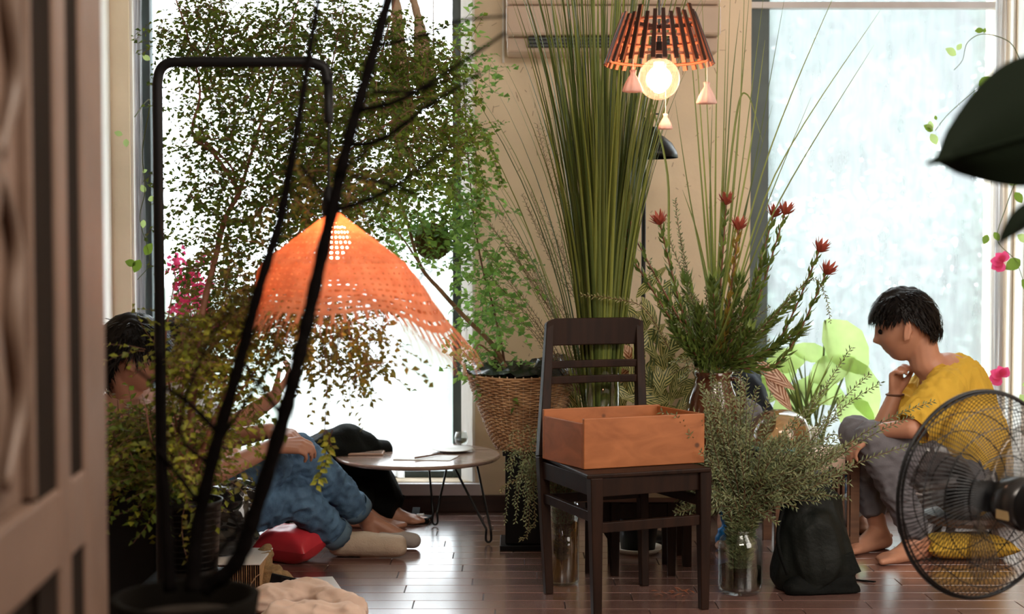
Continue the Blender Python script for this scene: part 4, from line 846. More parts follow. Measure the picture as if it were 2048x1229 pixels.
# ------------------------------------------------ wicker basket with leafy shrub
def basket():
    Y = 5.15; x = PX(1046, Y); zt_ = PZ(745, Y); zb = PZ(897, Y) + .0; rt, rb = .205, .095
    sd = thing('black_stand', 'narrow black pedestal on the floor under the wicker basket', 'stand', (x, Y, 0)); MB().box((x - .065, Y - .06, .02), (x + .10, Y + .10, zb - .02)).build('column', M['blackm'], sd, bevel=.004); MB().box((x - .085, Y - .08, 0), (x + .12, Y + .12, .02)).build('foot_plate', M['blackm'], sd, bevel=.003); MB().box((x - .075, Y - .07, zb - .02), (x + .11, Y + .11, zb - .001)).build('top_plate', M['blackm'], sd, bevel=.003)
    t = thing('wicker_basket', 'large tapered honey wicker basket lined with black plastic film', 'basket', (x, Y, zb)); NR = 40; NS = 44
    for i in range(NR):
        f = i / (NR - 1); r = rb + (rt - rb) * f**.85; z = zb + .004 + (zt_ - zb - .012) * f; big = f < .32 or f > .96
        pts = []
        for j in range(NS * 3): a = 2*math.pi*j/(NS*3); wv = .0042 * math.cos(NS * a / 2 + math.pi * (i % 2)); pts.append(V((x + (r + wv)*math.cos(a), Y + (r + wv)*math.sin(a), z + .0012*math.sin(5*a + i))))
        MB().tube(pts, .0037 if not big else .0046, 5, closed=True).build('cane_row', M['wicker'], t, smooth=True)
    st_ = MB()
    for j in range(NS // 2 * 2):
        a = 2*math.pi*j/NS; st_.tube([V((x + (rb + (rt - rb)*f**.85)*math.cos(a), Y + (rb + (rt - rb)*f**.85)*math.sin(a), zb + (zt_ - zb)*f)) for f in [k/8 for k in range(9)]], .003, 5)
    st_.build('stakes', M['wickerlight'], t, smooth=True)
    MB().lathe([(.0005, zb + .002), (rb, zb + .002), (rb, zb + .01), (.0005, zb + .01)], (x, Y, 0), 30).build('bottom', M['wicker'], t)
    for s_ in (-1, 1): MB().tube([V((x + s_*(rt + .01) , Y + .05*k, zt_ - .02 + .05*math.cos(k*math.pi/2))) for k in (-1, -.6, -.2, .2, .6, 1)], .006, 8).build('handle', M['wickerlight'], t, smooth=True)
    # crumpled film
    mb = MB(); n, m_ = 56, 8
    for i in range(m_):
        for j in range(n):
            a = 2*math.pi*j/n; f = i/(m_-1); r = rt * (1.03 - .62*f) ; z = zt_ + .004 + (.028*math.sin(f*math.pi) * (1.3 + .8*noise.noise(V((math.cos(a)*3, math.sin(a)*3, f*4)))) + .018*noise.noise(V((math.cos(a)*7, math.sin(a)*7, f*9))) + (.03 if 0 < a < .9 or a > 5 else 0)*math.sin(f*math.pi)) - .05*f*f
            mb.v.append(V((x + r*math.cos(a), Y + r*math.sin(a), z)))
    for i in range(m_-1):
        for j in range(n): mb.f.append((i*n+j, i*n+(j+1) % n, (i+1)*n+(j+1) % n, (i+1)*n+j))
    mb.f.append(tuple((m_-1)*n+j for j in range(n))); mb.build('film_lining', M['plastic_film'], t, smooth=True)
    b = thing('basket_shrub', 'bright green leafy shrub with tan stems leaning from the wicker basket', 'shrub', (x, Y, zt_ - .03))
    z = (1010, 735, Y)
    for pts, r0, r1, m2 in (([z, (985, 690, 5.15), (930, 635, 5.2), (880, 580, 5.2), (840, 530, 5.25), (810, 430, 5.3), (770, 330, 5.3)], .010, .005, 'stemtan'), ([z, (1003, 690, 5.15), (985, 610, 5.2), (968, 550, 5.2), (950, 450, 5.3), (935, 300, 5.4), (925, 120, 5.4)], .005, .002, 'stem'), ([z, (960, 690, 5.1), (945, 720, 5.0), (925, 700, 5.0)], .004, .002, 'stemtan'), ([(840, 530, 5.25), (800, 470, 5.2), (760, 430, 5.2)], .004, .002, 'stemtan')):
        MB().tube(smooth_path(pp(pts), 7), [r0, r1], 8).build('stem', M[m2], b, smooth=True)
    lf, s2 = MB(), MB()
    for q in ((985, 650, 60, 50, 26), (960, 735, 40, 35, 18), (1010, 600, 40, 40, 12), (955, 540, 50, 60, 16), (985, 500, 40, 30, 8), (860, 430, 70, 60, 30), (800, 440, 60, 70, 18), (925, 430, 40, 80, 22), (920, 300, 40, 80, 24), (935, 150, 50, 70, 18), (930, 80, 25, 50, 6), (1020, 545, 40, 40, 8), (960, 400, 30, 60, 8), (900, 520, 60, 40, 8)): blob(lf, s2, *q, 5.0, 5.5, ll=.026, L=.13, gap=.018, droop=.3)
    lf.build('foliage', M['leafbright'], b, kind='stuff'); s2.build('twigs', M['stemgreen'], b, kind='stuff')
basket()

# needle leaved sprigs: stem + needles
def sprig(parent, path, m_, nl=.027, dens=.0058, wid=.0046, stem='stem', r0=.0016, spread=.9):
    pa = smooth_path(path, 9); sbm = MB().tube(pa, [r0, r0*.4], 4, cap=False); lf = MB(); ga = R.random()*6; acc = 0
    for i in range(2, len(pa)):
        sg = pa[i] - pa[i-1]; L_ = sg.length; d = sg.normalized(); u_ = d.orthogonal().normalized(); v_ = d.cross(u_); k = 0; f = i/len(pa)
        while k < L_:
            ga += 2.4; o_ = u_*math.cos(ga) + v_*math.sin(ga); l = nl * R.uniform(.7, 1.25) * (1.15 - .55*f); p = pa[i-1] + d*k; dr = (d*.7 + o_*spread + rv(.15)).normalized(); s_ = dr.cross(V((0, -1, .2))).normalized() * wid/2
            lf.add([p, p + dr*l*.5 + s_, p + dr*l, p + dr*l*.5 - s_], [(0, 1, 2, 3)]); k += dens
    s_ = sbm.build('sprig_stem', M[stem], parent); lf.build('needles', M[m_], s_, kind='stuff')
def arc(b, tip, sag):
    m1 = b.lerp(tip, .33); m2 = b.lerp(tip, .7); return [b, m1 + V((0, 0, sag)), m2 + V((0, 0, sag)), tip]
# jar with grey green sprigs
JR = G(1487, 1196, .0) + V((0, .068, 0)); JR.z = .001; RY = JR.y
jar = thing('glass_jar', 'wide clear glass jar half full of water on the floor in front', 'jar', JR); jh = PZ(1058, RY)
MB().lathe([(.0005, 0), (.058, 0), (.069, .010), (.071, .03), (.071, jh*.72), (.066, jh*.84), (.047, jh*.92), (.046, jh*.95), (.051, jh*.96), (.051, jh*.985), (.046, jh), (.043, jh), (.043, jh*.92), (.062, jh*.83), (.067, jh*.71), (.067, .03), (.06, .012), (.0005, .010)], JR, 48).build('glass_body', M['glass'], jar, smooth=True)
MB().lathe([(.0005, .0105), (.059, .013), (.0665, .03), (.0665, jh*.40), (.0005, jh*.40)], JR, 40).build('water', M['water'], jar)
jb = thing('feathery_bunch', 'wide bunch of feathery grey green sprigs standing in the glass jar', 'foliage', JR + V((0, 0, .02))); jm = JR + V((0, 0, jh))
T = []
for i in range(200):
    a = R.uniform(-1.2, 1.3); l = R.uniform(80, 265) * (1.05 if abs(a) < .7 else .9); T.append((1490 + l*math.sin(a)*1.0, 1000 - l*math.cos(a)*.9 + 26*abs(a), R.uniform(-.16, .14)))
for i in range(22): T.append((R.uniform(1350, 1440), R.uniform(930, 1020), R.uniform(-.15, .1)))
for i in range(14): T.append((R.uniform(1395, 1470), R.uniform(745, 860), R.uniform(-.1, .15)))
for i in range(60): T.append((R.uniform(1540, 1700), R.uniform(850, 1010), R.uniform(-.15, .12)))
for i in range(30): T.append((R.uniform(1350, 1450), R.uniform(950, 1040), R.uniform(-.15, .0)))
T += [(1862, 806, -.2), (1845, 885, -.25), (1745, 745, .05), (1760, 770, .1), (1700, 700, .1), (1725, 880, -.1), (1700, 925, -.15), (1820, 828, -.2), (1640, 1000, -.1), (1600, 1020, -.15), (1560, 1045, -.1), (1400, 1040, -.1), (1380, 1000, -.1), (1650, 780, .1), (1690, 830, 0)]
for x, y, dy in T:
    if 1492 < x < 1640 and y < 868 and R.random() < .8: y = R.uniform(880, 980)
    tip = P(x, y, RY + dy); b = jm + V((R.uniform(-.03, .03), R.uniform(-.03, .03), -.005)); far = (tip - b).length
    mid = b.lerp(tip, .3) + V((0, 0, .06 if y > 900 else .02)); sprig(jb, [JR + V((R.uniform(-.02, .02), R.uniform(-.02, .02), .05)), b, mid, b.lerp(tip, .72) + V((0, 0, .03)) + rv(.012), tip + rv(.01)], 'rosemary')
# sprigs in the floor vase left of chair, trailing
lb_ = thing('drooping_sprigs', 'dark feathery sprigs drooping out of the floor vase and past the chair leg', 'foliage', VB + V((0, 0, .02))); vm = VB + V((0, 0, .27))
for i in range(64):
    x, y = R.choice([(R.gauss(1065, 24), R.uniform(880, 1000)), (R.gauss(1048, 20), R.uniform(940, 1080)), (R.gauss(1100, 30), R.uniform(870, 980)), (R.gauss(1130, 30), R.uniform(960, 1010))]); dy = R.uniform(-.03, .16)
    tip = P(x, y, 4.62 + dy); b = vm + V((R.uniform(-.03, .03), R.uniform(-.02, .04), 0)); hi = P(x + 18, min(y - 40, 930), 4.62 + dy)
    sprig(lb_, [VB + V((0, 0, .06)), b, b.lerp(hi, .6), hi, tip], 'rosemary', nl=.019)
for x, y in ((1010, 905), (1020, 880), (1045, 870), (1000, 985), (1040, 1080), (1055, 1060)): sprig(lb_, [vm, P(1070, 950, 4.68), P(x + 15, y - 15, 4.7), P(x, y, 4.7)], 'dryneedle', nl=.018)
# dry olive sprays behind the tall grass
dv = thing('dry_sprays', 'airy olive brown dry sprays arching over the pillar wall beside the tall grass', 'foliage', (PX(1170, 5.0), 5.0, .62))
zz = (1160, 790, 5.0)
for (x, y), (mx_, my_) in (((955, 425), (1060, 560)), ((985, 400), (1080, 560)), ((1040, 395), (1110, 540)), ((965, 540), (1060, 640)), ((1060, 380), (1120, 520)), ((1000, 470), (1080, 600)), ((950, 480), (1050, 610)), ((1120, 430), (1140, 560)), ((975, 590), (1060, 660)), ((1070, 240), (1110, 380)), ((1120, 300), (1140, 470)), ((1030, 500), (1100, 620)), ((1075, 560), (1120, 650))):
    for k in range(2): sprig(dv, pp([zz, (mx_ + 60 + 8*k, my_ + 100, 5.0), (mx_ + 14*k, my_ + 10*k, 5.05), (x + R.uniform(-8, 8) + 14*k, y + R.uniform(-8, 8) + 12*k, 5.1)]), 'dryneedle', nl=.022, dens=.0075, wid=.0024, spread=.8)
sprig(dv, pp([(1340, 700, 4.85), (1290, 620, 4.7), (1240, 600, 4.65), (1160, 590, 4.65)]), 'dryneedle', nl=.022, dens=.005)
for x, y in ((1350, 400), (1335, 430), (1360, 470), (1345, 540), (1300, 520), (1380, 560)): sprig(dv, pp([(1400, 720, 5.05), (1385, 600, 5.05), (x + 8, y + 60, 5.05), (x, y, 5.05)]), 'rosemary', nl=.022, dens=.006)
# short needle sprigs filling the jug mouth
js = thing('jug_filler_sprigs', 'short grey green filler sprigs around the jug neck', 'foliage', JM)
for i in range(46):
    x, y = R.uniform(1330, 1540), R.uniform(560, 760); 
    sprig(js, [JM + V((0, 0, -.03)), JM.lerp(P(x, y, 4.9), .5) + V((0, 0, .03)), P(x, y, 4.9 + R.uniform(-.12, .1))], 'rosemary' if i % 3 else 'dryneedle', nl=.02, dens=.006)
for x, y in ((1430, 830), (1420, 870), (1445, 800), (1440, 850)): sprig(js, [JM, P(1425, 760, 4.80), P(x, y, 4.79)], 'rosemary', nl=.017)
sprig(js, [JM, P(1540, 640, 4.8), P(1620, 560, 4.75), P(1650, 590, 4.75), P(1661, 645, 4.75)], 'rosemary', nl=.018, dens=.006)

# striped leaf plants behind
def uvleaf(m_, parent, a, d, up, L, Wd, droop=.2):
    mb = MB().leaf(a, d, up, L, Wd, .2, droop, segs=6); o = mb.build('leaf', m_, parent, smooth=True); uv = o.data.uv_layers.new(name='UVMap')
    for poly in o.data.polygons:
        for li in poly.loop_indices:
            vi = o.data.loops[li].vertex_index; row, colm = divmod(vi, 3); uv.data[li].uv = (abs(colm - 1) * .55, [0, .2, .45, .7, .88, 1][row] * 1.3)
cx = PX(1300, 5.35); cp = thing('striped_plant', 'bushy plant with yellow striped leaves in a black floor pot, behind the chair', 'plant', (cx, 5.2, 0))
pt_ = thing('black_pot', 'round black pot on a white saucer, seen through the chair legs', 'pot', (PX(1278, 5.06), 5.06, 0))
MB().lathe([(.0005, .012), (.062, .012), (.085, .20), (.088, .22), (.080, .22), (.075, .19), (.0005, .19)], pt_.location, 36).build('pot_body', M['pot'], pt_, smooth=True); MB().lathe([(.0005, 0), (.070, 0), (.092, .020), (.088, .022), (.066, .008), (.0005, .008)], pt_.location, 36).build('saucer', M['white'], pt_, smooth=True)
cp.location = pt_.location + V((0, 0, .19)); base = cp.location.copy()
for (sx, sy) in ((1270, 700), (1310, 640), (1340, 720), (1290, 800), (1360, 800), (1140, 740), (1330, 560), (1250, 860)):
    MB().tube(smooth_path([base, base.lerp(P(sx, sy, 5.2), .5) + V((0, .03, 0)), P(sx, sy, 5.2)], 6), [.005, .003], 6).build('stem', M['stemgreen'], cp, smooth=True)
for i in range(74):
    if i < 62: x, y = R.uniform(1250, 1395), R.uniform(590, 860)
    else: x, y = R.uniform(1110, 1170), R.uniform(700, 800)
    c0 = P(x, y, R.uniform(5.05, 5.3)); a = R.uniform(-2.6, -.5) if R.random() < .7 else R.uniform(0, 3.1); uvleaf(M['croton'], cp, c0, V((math.cos(a), -.3, math.sin(a))), V((R.uniform(-.3, .3), -1, .5)), R.uniform(.10, .17), R.uniform(.034, .055), .2)
for x, y, a, l in ((1262, 705, -2.0, .12), (1250, 690, -1.2, .1), (1262, 735, -2.5, .1), (1500, 720, -.55, .20), (1530, 750, -.9, .17)): uvleaf(M['crotonred'], cp, P(x, y, 5.2 if x < 1400 else 5.25), V((math.cos(a), -.2, math.sin(a))), V((0, -1, .3)), l, .055, .2)
# spiky small plant by the wide window sill
sp = thing('spiky_plant', 'slender green spiky leaved plant beside the glass dome', 'plant', P(1612, 840, 5.55))
for i in range(26):
    tip = P(R.uniform(1555, 1690), R.uniform(690, 790), 5.5 + R.uniform(-.1, .1)); b = P(1610 + R.uniform(-8, 8), 850, 5.5); grass_path(sp, [b, b.lerp(tip, .5) + V((0, 0, .02)), tip], .006)
MB().lathe([(.0005, 0), (.04, 0), (.055, .09), (.05, .09), (.0005, .08)], P(1610, 850, 5.5) + V((0, 0, -.10)), 24).build('pot', M['white'], sp, smooth=True)
# hanging moss ball plant
hb = P(866, 482, 5.35); h = thing('hanging_moss_ball', 'moss ball plant with green leaves hanging in the curtained window', 'plant', hb)
soft('moss_ball', [(hb, .065, hb + V((0, 0, -.005)), .065)], M['moss'], h, vox=.006, fold=.010, fscale=40)
lf, s2 = MB(), MB()
for i in range(46): a = R.uniform(0, 6.28); d = V((math.cos(a), math.sin(a), R.uniform(-.1, 1.1))); twig(lf, s2, hb + d.normalized()*.05, d, .11, .030, .018, .6)
lf.build('foliage', M['leafbright'], h, kind='stuff'); s2.build('stems', M['stemgreen'], h, kind='stuff'); MB().tube([hb + V((0, 0, .05)), P(868, 300, 5.35), V((hb.x, 5.35, ZC))], .002, 5).build('cord', M['stemtan'], h)
# dried beige hanging bundles
for lab, pts in (('tapering beige dried fibre bundle hanging high before the curtained window, nearer the pillar', [(820, -30, 5.0, .012), (836, 40, 5.0, .014), (845, 100, 5.0, .030), (852, 160, 5.0, .036), (856, 202, 5.0, .020)]), ('lower tapering beige dried fibre bundle hanging before the curtained window', [(790, -30, 4.9, .008), (796, 60, 4.9, .020), (800, 150, 4.9, .028), (806, 230, 4.9, .042), (802, 288, 4.9, .022)])):
    q = [(P(a, b, c), r) for a, b, c, r in pts]; o = soft('dried_bundle', chain(q), M['dried'], loc=q[-1][0], vox=.006, fold=.006, fscale=30, fstretch=(1.5, 1.5, .3)); tag(o, lab, 'ornament')
# pink flowers and wild vines
pf = thing('pink_flowering_plant', 'bright pink flowering sprays in the curtained window above the seated men', 'plant', P(390, 700, 5.5)); pb, s2 = MB(), MB()
for px, py, rx, ry, n in ((372, 560, 30, 35, 46), (395, 590, 22, 60, 50), (360, 620, 20, 30, 20), (440, 640, 16, 24, 14), (420, 620, 14, 40, 16), (345, 530, 12, 16, 10)):
    for i in range(n): p = P(px + R.gauss(0, rx*.5), py + R.gauss(0, ry*.5), 5.6 + R.uniform(-.1, .1)); [pb.leaf(p, rv(), rv(), .030, .022, .2, .1) for _ in range(3)]
for x, y in ((372, 530), (395, 530), (345, 530), (440, 620)): s2.tube(smooth_path(pp([(392, 760, 5.6), ((x+392)/2, 640, 5.6), (x, y, 5.6)]), 5), .003, 5)
pb.build('blossoms', M['pinkflower'], pf, kind='stuff'); s2.build('stems', M['stem'], pf)
def vine(label, pts, leaves, Y, pink=()):
    t = thing('climbing_vine', label, 'vine', P(pts[0][0], pts[0][1], Y)); MB().tube(smooth_path([V((min(max(P(pts[0][0], 500, 5.84).x, -9), 9) + (.04 if pts[0][0] > 1900 else -.06), 5.848, P(pts[0][0], pts[0][1], Y).z + .02))] + [P(x, y, Y) for x, y in pts], 6), [.0022, .0012], 5).build('vine_stem', M['stemgreen'], t, smooth=True)
    for x, y, a, l, y_ in leaves: MB().leaf(P(x, y, Y), V((math.cos(a), -.2, math.sin(a))), V((0, -1, .3)), l, l*.72, .12, .1, segs=6).build('leaf', M['taro'] if y_ else M['leafmid'], t, smooth=True)
    for x, y, a in pink:
        for k in range(5): MB().leaf(P(x, y, Y), V((math.cos(a + k*.7 - 1.4), .3*(k-2), math.sin(a + k*.7 - 1.4))), V((0, -1, .3)), .05, .045, .2, .1, segs=6).build('petal', M['pinkflower'], t, smooth=True)
vine('thin vine trailing over the wide window with three round leaves at its tip', [(2010, 150), (1960, 175), (1900, 225), (1870, 262)], [(1866, 262, 2.6, .045, 0), (1860, 262, 1.6, .04, 1), (1862, 268, -1.1, .05, 1), (1958, 172, .6, .06, 0), (1955, 185, -1.7, .05, 1), (1945, 208, -.3, .05, 0), (1990, 160, .5, .04, 1), (2000, 158, 1.2, .03, 0), (1873, 240, 2, .02, 0)], 5.6)
vine('thin bare vine looping at the top corner of the wide window with one green leaf', [(2046, 130), (2020, 85), (1968, 68), (1935, 85), (1925, 120), (1908, 140)], [(1950, 62, .1, .035, 0), (1912, 110, 2.6, .05, 1), (1914, 100, 1, .03, 1), (1968, 66, 1.4, .02, 0)], 5.6)
vine('tangled leafy vine on the right window jamb with pink petals', [(2040, 345), (2010, 420), (1995, 480), (2030, 520), (2046, 560)], [(2020, 370, .8, .05, 1), (2030, 385, -1, .05, 0), (2012, 350, 2, .04, 1), (1975, 470, -2, .04, 0), (1988, 465, -1, .04, 0), (2040, 440, .5, .06, 1), (2035, 470, -.6, .05, 1), (2044, 560, -.8, .07, 0), (2040, 520, -2.6, .07, 0), (2044, 770, 0, .05, 1), (2040, 790, -1, .05, 1)], 5.5, pink=[(2006, 525, 3.0), (2003, 755, 2.6)])
vine('thin leafy vine climbing the cream wall edge beside the black tube', [(300, 200), (285, 300), (290, 380), (280, 440), (300, 520), (275, 560)], [(290, 385, 2, .03, 1), (296, 400, .3, .03, 1), (285, 345, .5, .02, 1), (300, 120, 2.6, .03, 1), (287, 440, -1.6, .03, 1), (280, 520, -2, .05, 0), (272, 530, 2.8, .04, 0), (290, 510, 1, .05, 0), (245, 270, 2.8, .03, 1), (252, 278, -1.5, .03, 1)], 5.0)
# big dark near leaf
def big_leaf(label, tip, base, L, Wd, up):
    t = thing('dark_leaf', label, 'leaf', base); d = (tip - base).normalized(); n_ = 14; mb = MB(); s_ = V(up).normalized()
    s_ = (s_ - d * s_.dot(d)).normalized(); nn = d.cross(s_)
    for i in range(n_ + 1):
        f = i / n_; ww = Wd * (math.sin(math.pi * min(1, f*.94 + .10))**.75) * (1 - .30*f**3) * .5; ww = max(ww * (1 if f < .86 else (1 - f)/.14 + .03), .001); bow = V((0, 0, 1)) * (-.0 * L)
        for k in (-1, -.5, 0, .5, 1): mb.v.append(base + d*L*f + s_*ww*k*(1.25 if k > 0 else .85) + nn * (.02*abs(k)) + bow)
    for i in range(n_):
        for k in range(4): a = i*5 + k; mb.f.append((a, a+1, a+6, a+5))
    mb.build('leaf_blade', M['bigleaf'], t, smooth=True); MB().tube([base, base + d*L*.9], [.003, .0015], 6).build('midrib', M['bigleaf'], t)
ly_ = 1.9; big_leaf('large out of focus dark leaf entering from the right edge, near the top', P(1856, 328, ly_), P(2260, 215, ly_), (P(1856, 328, ly_) - P(2260, 215, ly_)).length, .175, (0, 0, 1))
big_leaf('tip of a smaller dark leaf at the right edge, under the large leaf', P(2012, 480, ly_), P(2100, 400, ly_), .09, .03, (0, 0, 1))
# ------------------------------------------------ curtains
def curtain(label, px0, px1, Y, z0, z1, seed):
    n = 90; mb = MB(); r = random.Random(seed)
    xs = [PX(px0, Y) + (PX(px1, Y) - PX(px0, Y)) * i / n for i in range(n + 1)]
    for k in range(9):
        z = z0 + (z1 - z0) * k / 8
        for i, x in enumerate(xs): mb.v.append(V((x + .006*math.sin(k + i*.3), Y + .016*math.sin(i*.55 + .4*math.sin(k*.5)) + .01*math.sin(i*1.3 + k*.2), z)))
    for k in range(8):
        for i in range(n): a = k*(n+1) + i; mb.f.append((a, a+1, a+n+2, a+n+1))
    return tag(mb.build('curtain', M['sheer'], smooth=True, loc=((xs[0]+xs[-1])/2, Y, z0)), label, 'curtain')
curtain('sheer white curtain hanging in soft folds in the window behind the rattan shade', 560, 806, 5.905, .135, 2.6, 3)
curtain('narrow torn sheer curtain strip beside the left window frame', 266, 288, 5.91, PZ(655, 5.91), 2.6, 5)
curtain('white curtain bunched against the right jamb of the wide window', 1985, 2020, 6.0, .135, 2.6, 8)

# ------------------------------------------------ pedestal fan
def fan():
    Y = 3.2; c = P(1962, 990, Y); Rr = .239; yaw = math.radians(24)
    ax = V((-math.sin(yaw), math.cos(yaw), 0)); e1 = V((math.cos(yaw), math.sin(yaw), 0)); e2 = V((0, 0, 1))
    t = thing('pedestal_fan', 'black pedestal fan with wire cage seen from behind', 'fan', (0, 0, 0)); mot = c - ax * .17; px_ = mot - ax * .03; t.location = V((px_.x, px_.y, 0))
    def pt(r, a, h): return c + e1*(r*math.cos(a)) + e2*(r*math.sin(a)) + ax*h
    MB().tube([pt(Rr, 2*math.pi*i/96, 0) for i in range(96)], .0048, 8, closed=True).build('rim', M['black'], t, smooth=True)
    MB().tube([pt(Rr - .004, 2*math.pi*i/96, -.010) for i in range(96)], .0025, 6, closed=True).build('rim_clip_ring', M['black'], t, smooth=True)
    def dome(r, s_): f = r / Rr; return s_ * .075 * math.sqrt(max(0, 1 - f**2.6))
    for s_, nm, sw in ((1, 'front_grille', .55), (-1, 'rear_grille', -.42)):
        mb = MB(); N = 110
        for i in range(N):
            a0 = 2*math.pi*i/N; r0 = .036
            mb.tube([pt(r, a0 + sw*(1 - r/Rr), dome(r, s_)) for r in [r0 + (Rr - r0)*k/8 for k in range(9)]], .00105, 3, cap=False)
        for r in ((.085, .14, .185) if s_ > 0 else (.10, .16, .205)): mb.tube([pt(r, 2*math.pi*i/64, dome(r, s_)*1.03) for i in range(64)], .0014, 4, closed=True)
        mb.build(nm, M['black'], t, kind='stuff')
    hub = MB().tube([pt(0, 0, .070), pt(0, 0, .080)], [.040, .036], 28).build('front_badge', M['black'], t, smooth=False)
    MB().tube([pt(0, 0, -.03), pt(0, 0, .045)], [.036, .030], 24).build('blade_hub', M['blackm'], t, smooth=True)
    smoke = glassy('smoky fan blade plastic', (.74, .72, .70), .05)
    for k in range(3):
        mb = MB()
        for i in range(7):
            f = i/6; r = .035 + .165*f; wd = .30 + .55*math.sin(math.pi*min(1, f*.75 + .15)); a0 = 2*math.pi*k/3 + .25*f + .4
            for j in range(6): g = j/5 - .5; mb.v.append(pt(r, a0 + wd*g, .035*g*(1.2 - .6*f) + .004))
        for i in range(6):
            for j in range(5): a = i*6+j; mb.f.append((a, a+1, a+7, a+6))
        mb.build('blade', smoke, t, smooth=True, solid=.0015)
    pr = [(0, -.062), (.028, -.064), (.036, -.075), (.056, -.090), (.060, -.12), (.060, -.165)]
    mb = MB(); mb.tube([c + ax*h for r, h in pr], [max(r, .001) for r, h in pr], 32, cap=True); mb.build('motor_shroud', mat('glossy dark motor shroud', (.03, .028, .028), .22, metal=.4), t, smooth=True)
    pr = [(.061, -.165), (.064, -.175), (.064, -.235), (.055, -.262), (.03, -.272), (.001, -.274)]
    mb = MB(); mb.tube([c + ax*h for r, h in pr], [r for r, h in pr], 32, cap=True); mb.build('motor_cover', M['blackm'], t, smooth=True)
    lp = c - ax*.13 - e1*.058 + e2*(-.02); MB().beam(lp - ax*.018, lp + ax*.018, .02, .004, side=(0, 0, 1)).build('label_plate', mat('yellowed label', (.45, .33, .16), .5), t)
    MB().tube([mot + e2*.055, mot + e2*.085], .007, 10).build('oscillation_knob', M['black'], t)
    pb = V((mot.x, mot.y, 0)) - ax*.02 + e1*.008
    MB().beam(pb + V((0, 0, .40)), pb + V((0, 0, mot.z - .03)), .045, .05, .075, .07).build('neck', M['blackm'], t, bevel=.006)
    MB().tube([pb + V((0, 0, .02)), pb + V((0, 0, .42))], .019, 18).build('pole', M['blackm'], t, smooth=True)
    MB().lathe([(.0005, 0), (.19, 0), (.19, .012), (.05, .03), (.0005, .035)], (pb.x, pb.y, 0), 40).build('base', M['blackm'], t, smooth=True)
    kz = PZ(1155, 3.03); k0 = V((pb.x - .022, pb.y - .01, kz)); MB().tube([k0, k0 - e1*.02 + V((0, -.012, 0))], [.014, .013], 18).build('height_knob', mat('brass coloured knob', (.42, .24, .15), .4, metal=.3), t, smooth=False)
    MB().beam(pb + V((.0, -.03, .47)), pb + V((0, -.03, .53)), .04, .012).build('control_box', M['black'], t, bevel=.004)
fan()

# ------------------------------------------------ people
def head_mesh(c, f, up, s=1.0, nose=1.0):
    """head as one displaced ball: f = where the face looks. returns MB"""
    f = V(f).normalized(); up = V(up); up = (up - f*up.dot(f)).normalized(); l = up.cross(f); mb = MB(); n, m_ = 56, 44
    def g(x, s_): return math.exp(-(x/s_)**2)
    for i in range(m_ + 1):
        th = math.pi*i/m_
        for j in range(n):
            a = 2*math.pi*j/n; d = V((math.sin(th)*math.cos(a), math.sin(th)*math.sin(a), -math.cos(th)))   # x face, y left, z up
            x, y, z = d.x*.098, d.y*.076, d.z*.115
            if z < 0:   # jaw narrows, chin forward
                k = -z/.115; y *= 1 - .32*k*k; x = (.098*d.x**(1 - .42*k) * (1 - .10*k*k)) + .008*k if d.x > 0 else x*(1 - .45*k)
            fr = max(0, d.x)
            if fr > .2:
                x += nose*(.022*g(y, .012)*g(z + .024, .014) + .013*g(y, .010)*g(z + .002, .022))      # nose tip, bridge
                x -= .010*(g(abs(y) - .031, .016)*g(z - .008, .013))                         # eye sockets
                x += .005*g(z - .026, .011)*g(abs(y) - .026, .026)                            # brow
                x += .008*g(y, .021)*g(z + .054, .007) - .004*g(y, .024)*g(z + .060, .003) + .007*g(y, .018)*g(z + .067, .006)   # lips
                x += .006*g(y, .020)*g(z + .094, .016)                                        # chin
                x += .004*g(abs(y) - .045, .018)*g(z + .022, .022)                            # cheek
            mb.v.append(V(c) + (f*x + l*y + up*z)*s)
    for i in range(m_):
        for j in range(n): mb.f.append((i*n+j, i*n+(j+1) % n, (i+1)*n+(j+1) % n, (i+1)*n+j))
    return mb, f, up, l
def ear_caps(c, f, up, l, s, side):
    o = c + (l*side*.077 - f*.004 - up*.012)*s; pts = []
    for k in range(9): a = math.radians(-60 + 300*k/8); pts.append(o + (f*(-.016*math.cos(a - .9)) + up*(.031*math.sin(a)) + l*side*(.016))*s)
    cs = [(pts[i], .0048*s, pts[i+1], .0048*s) for i in range(8)]
    cs += [(o + (up*-.026 + f*.004 + l*side*.006)*s, .0065*s, o + (up*-.016 + f*.002 + l*side*.006)*s, .006*s), (o, .009*s, o + (f*-.006 + l*side*.006)*s, .012*s)]
    return cs
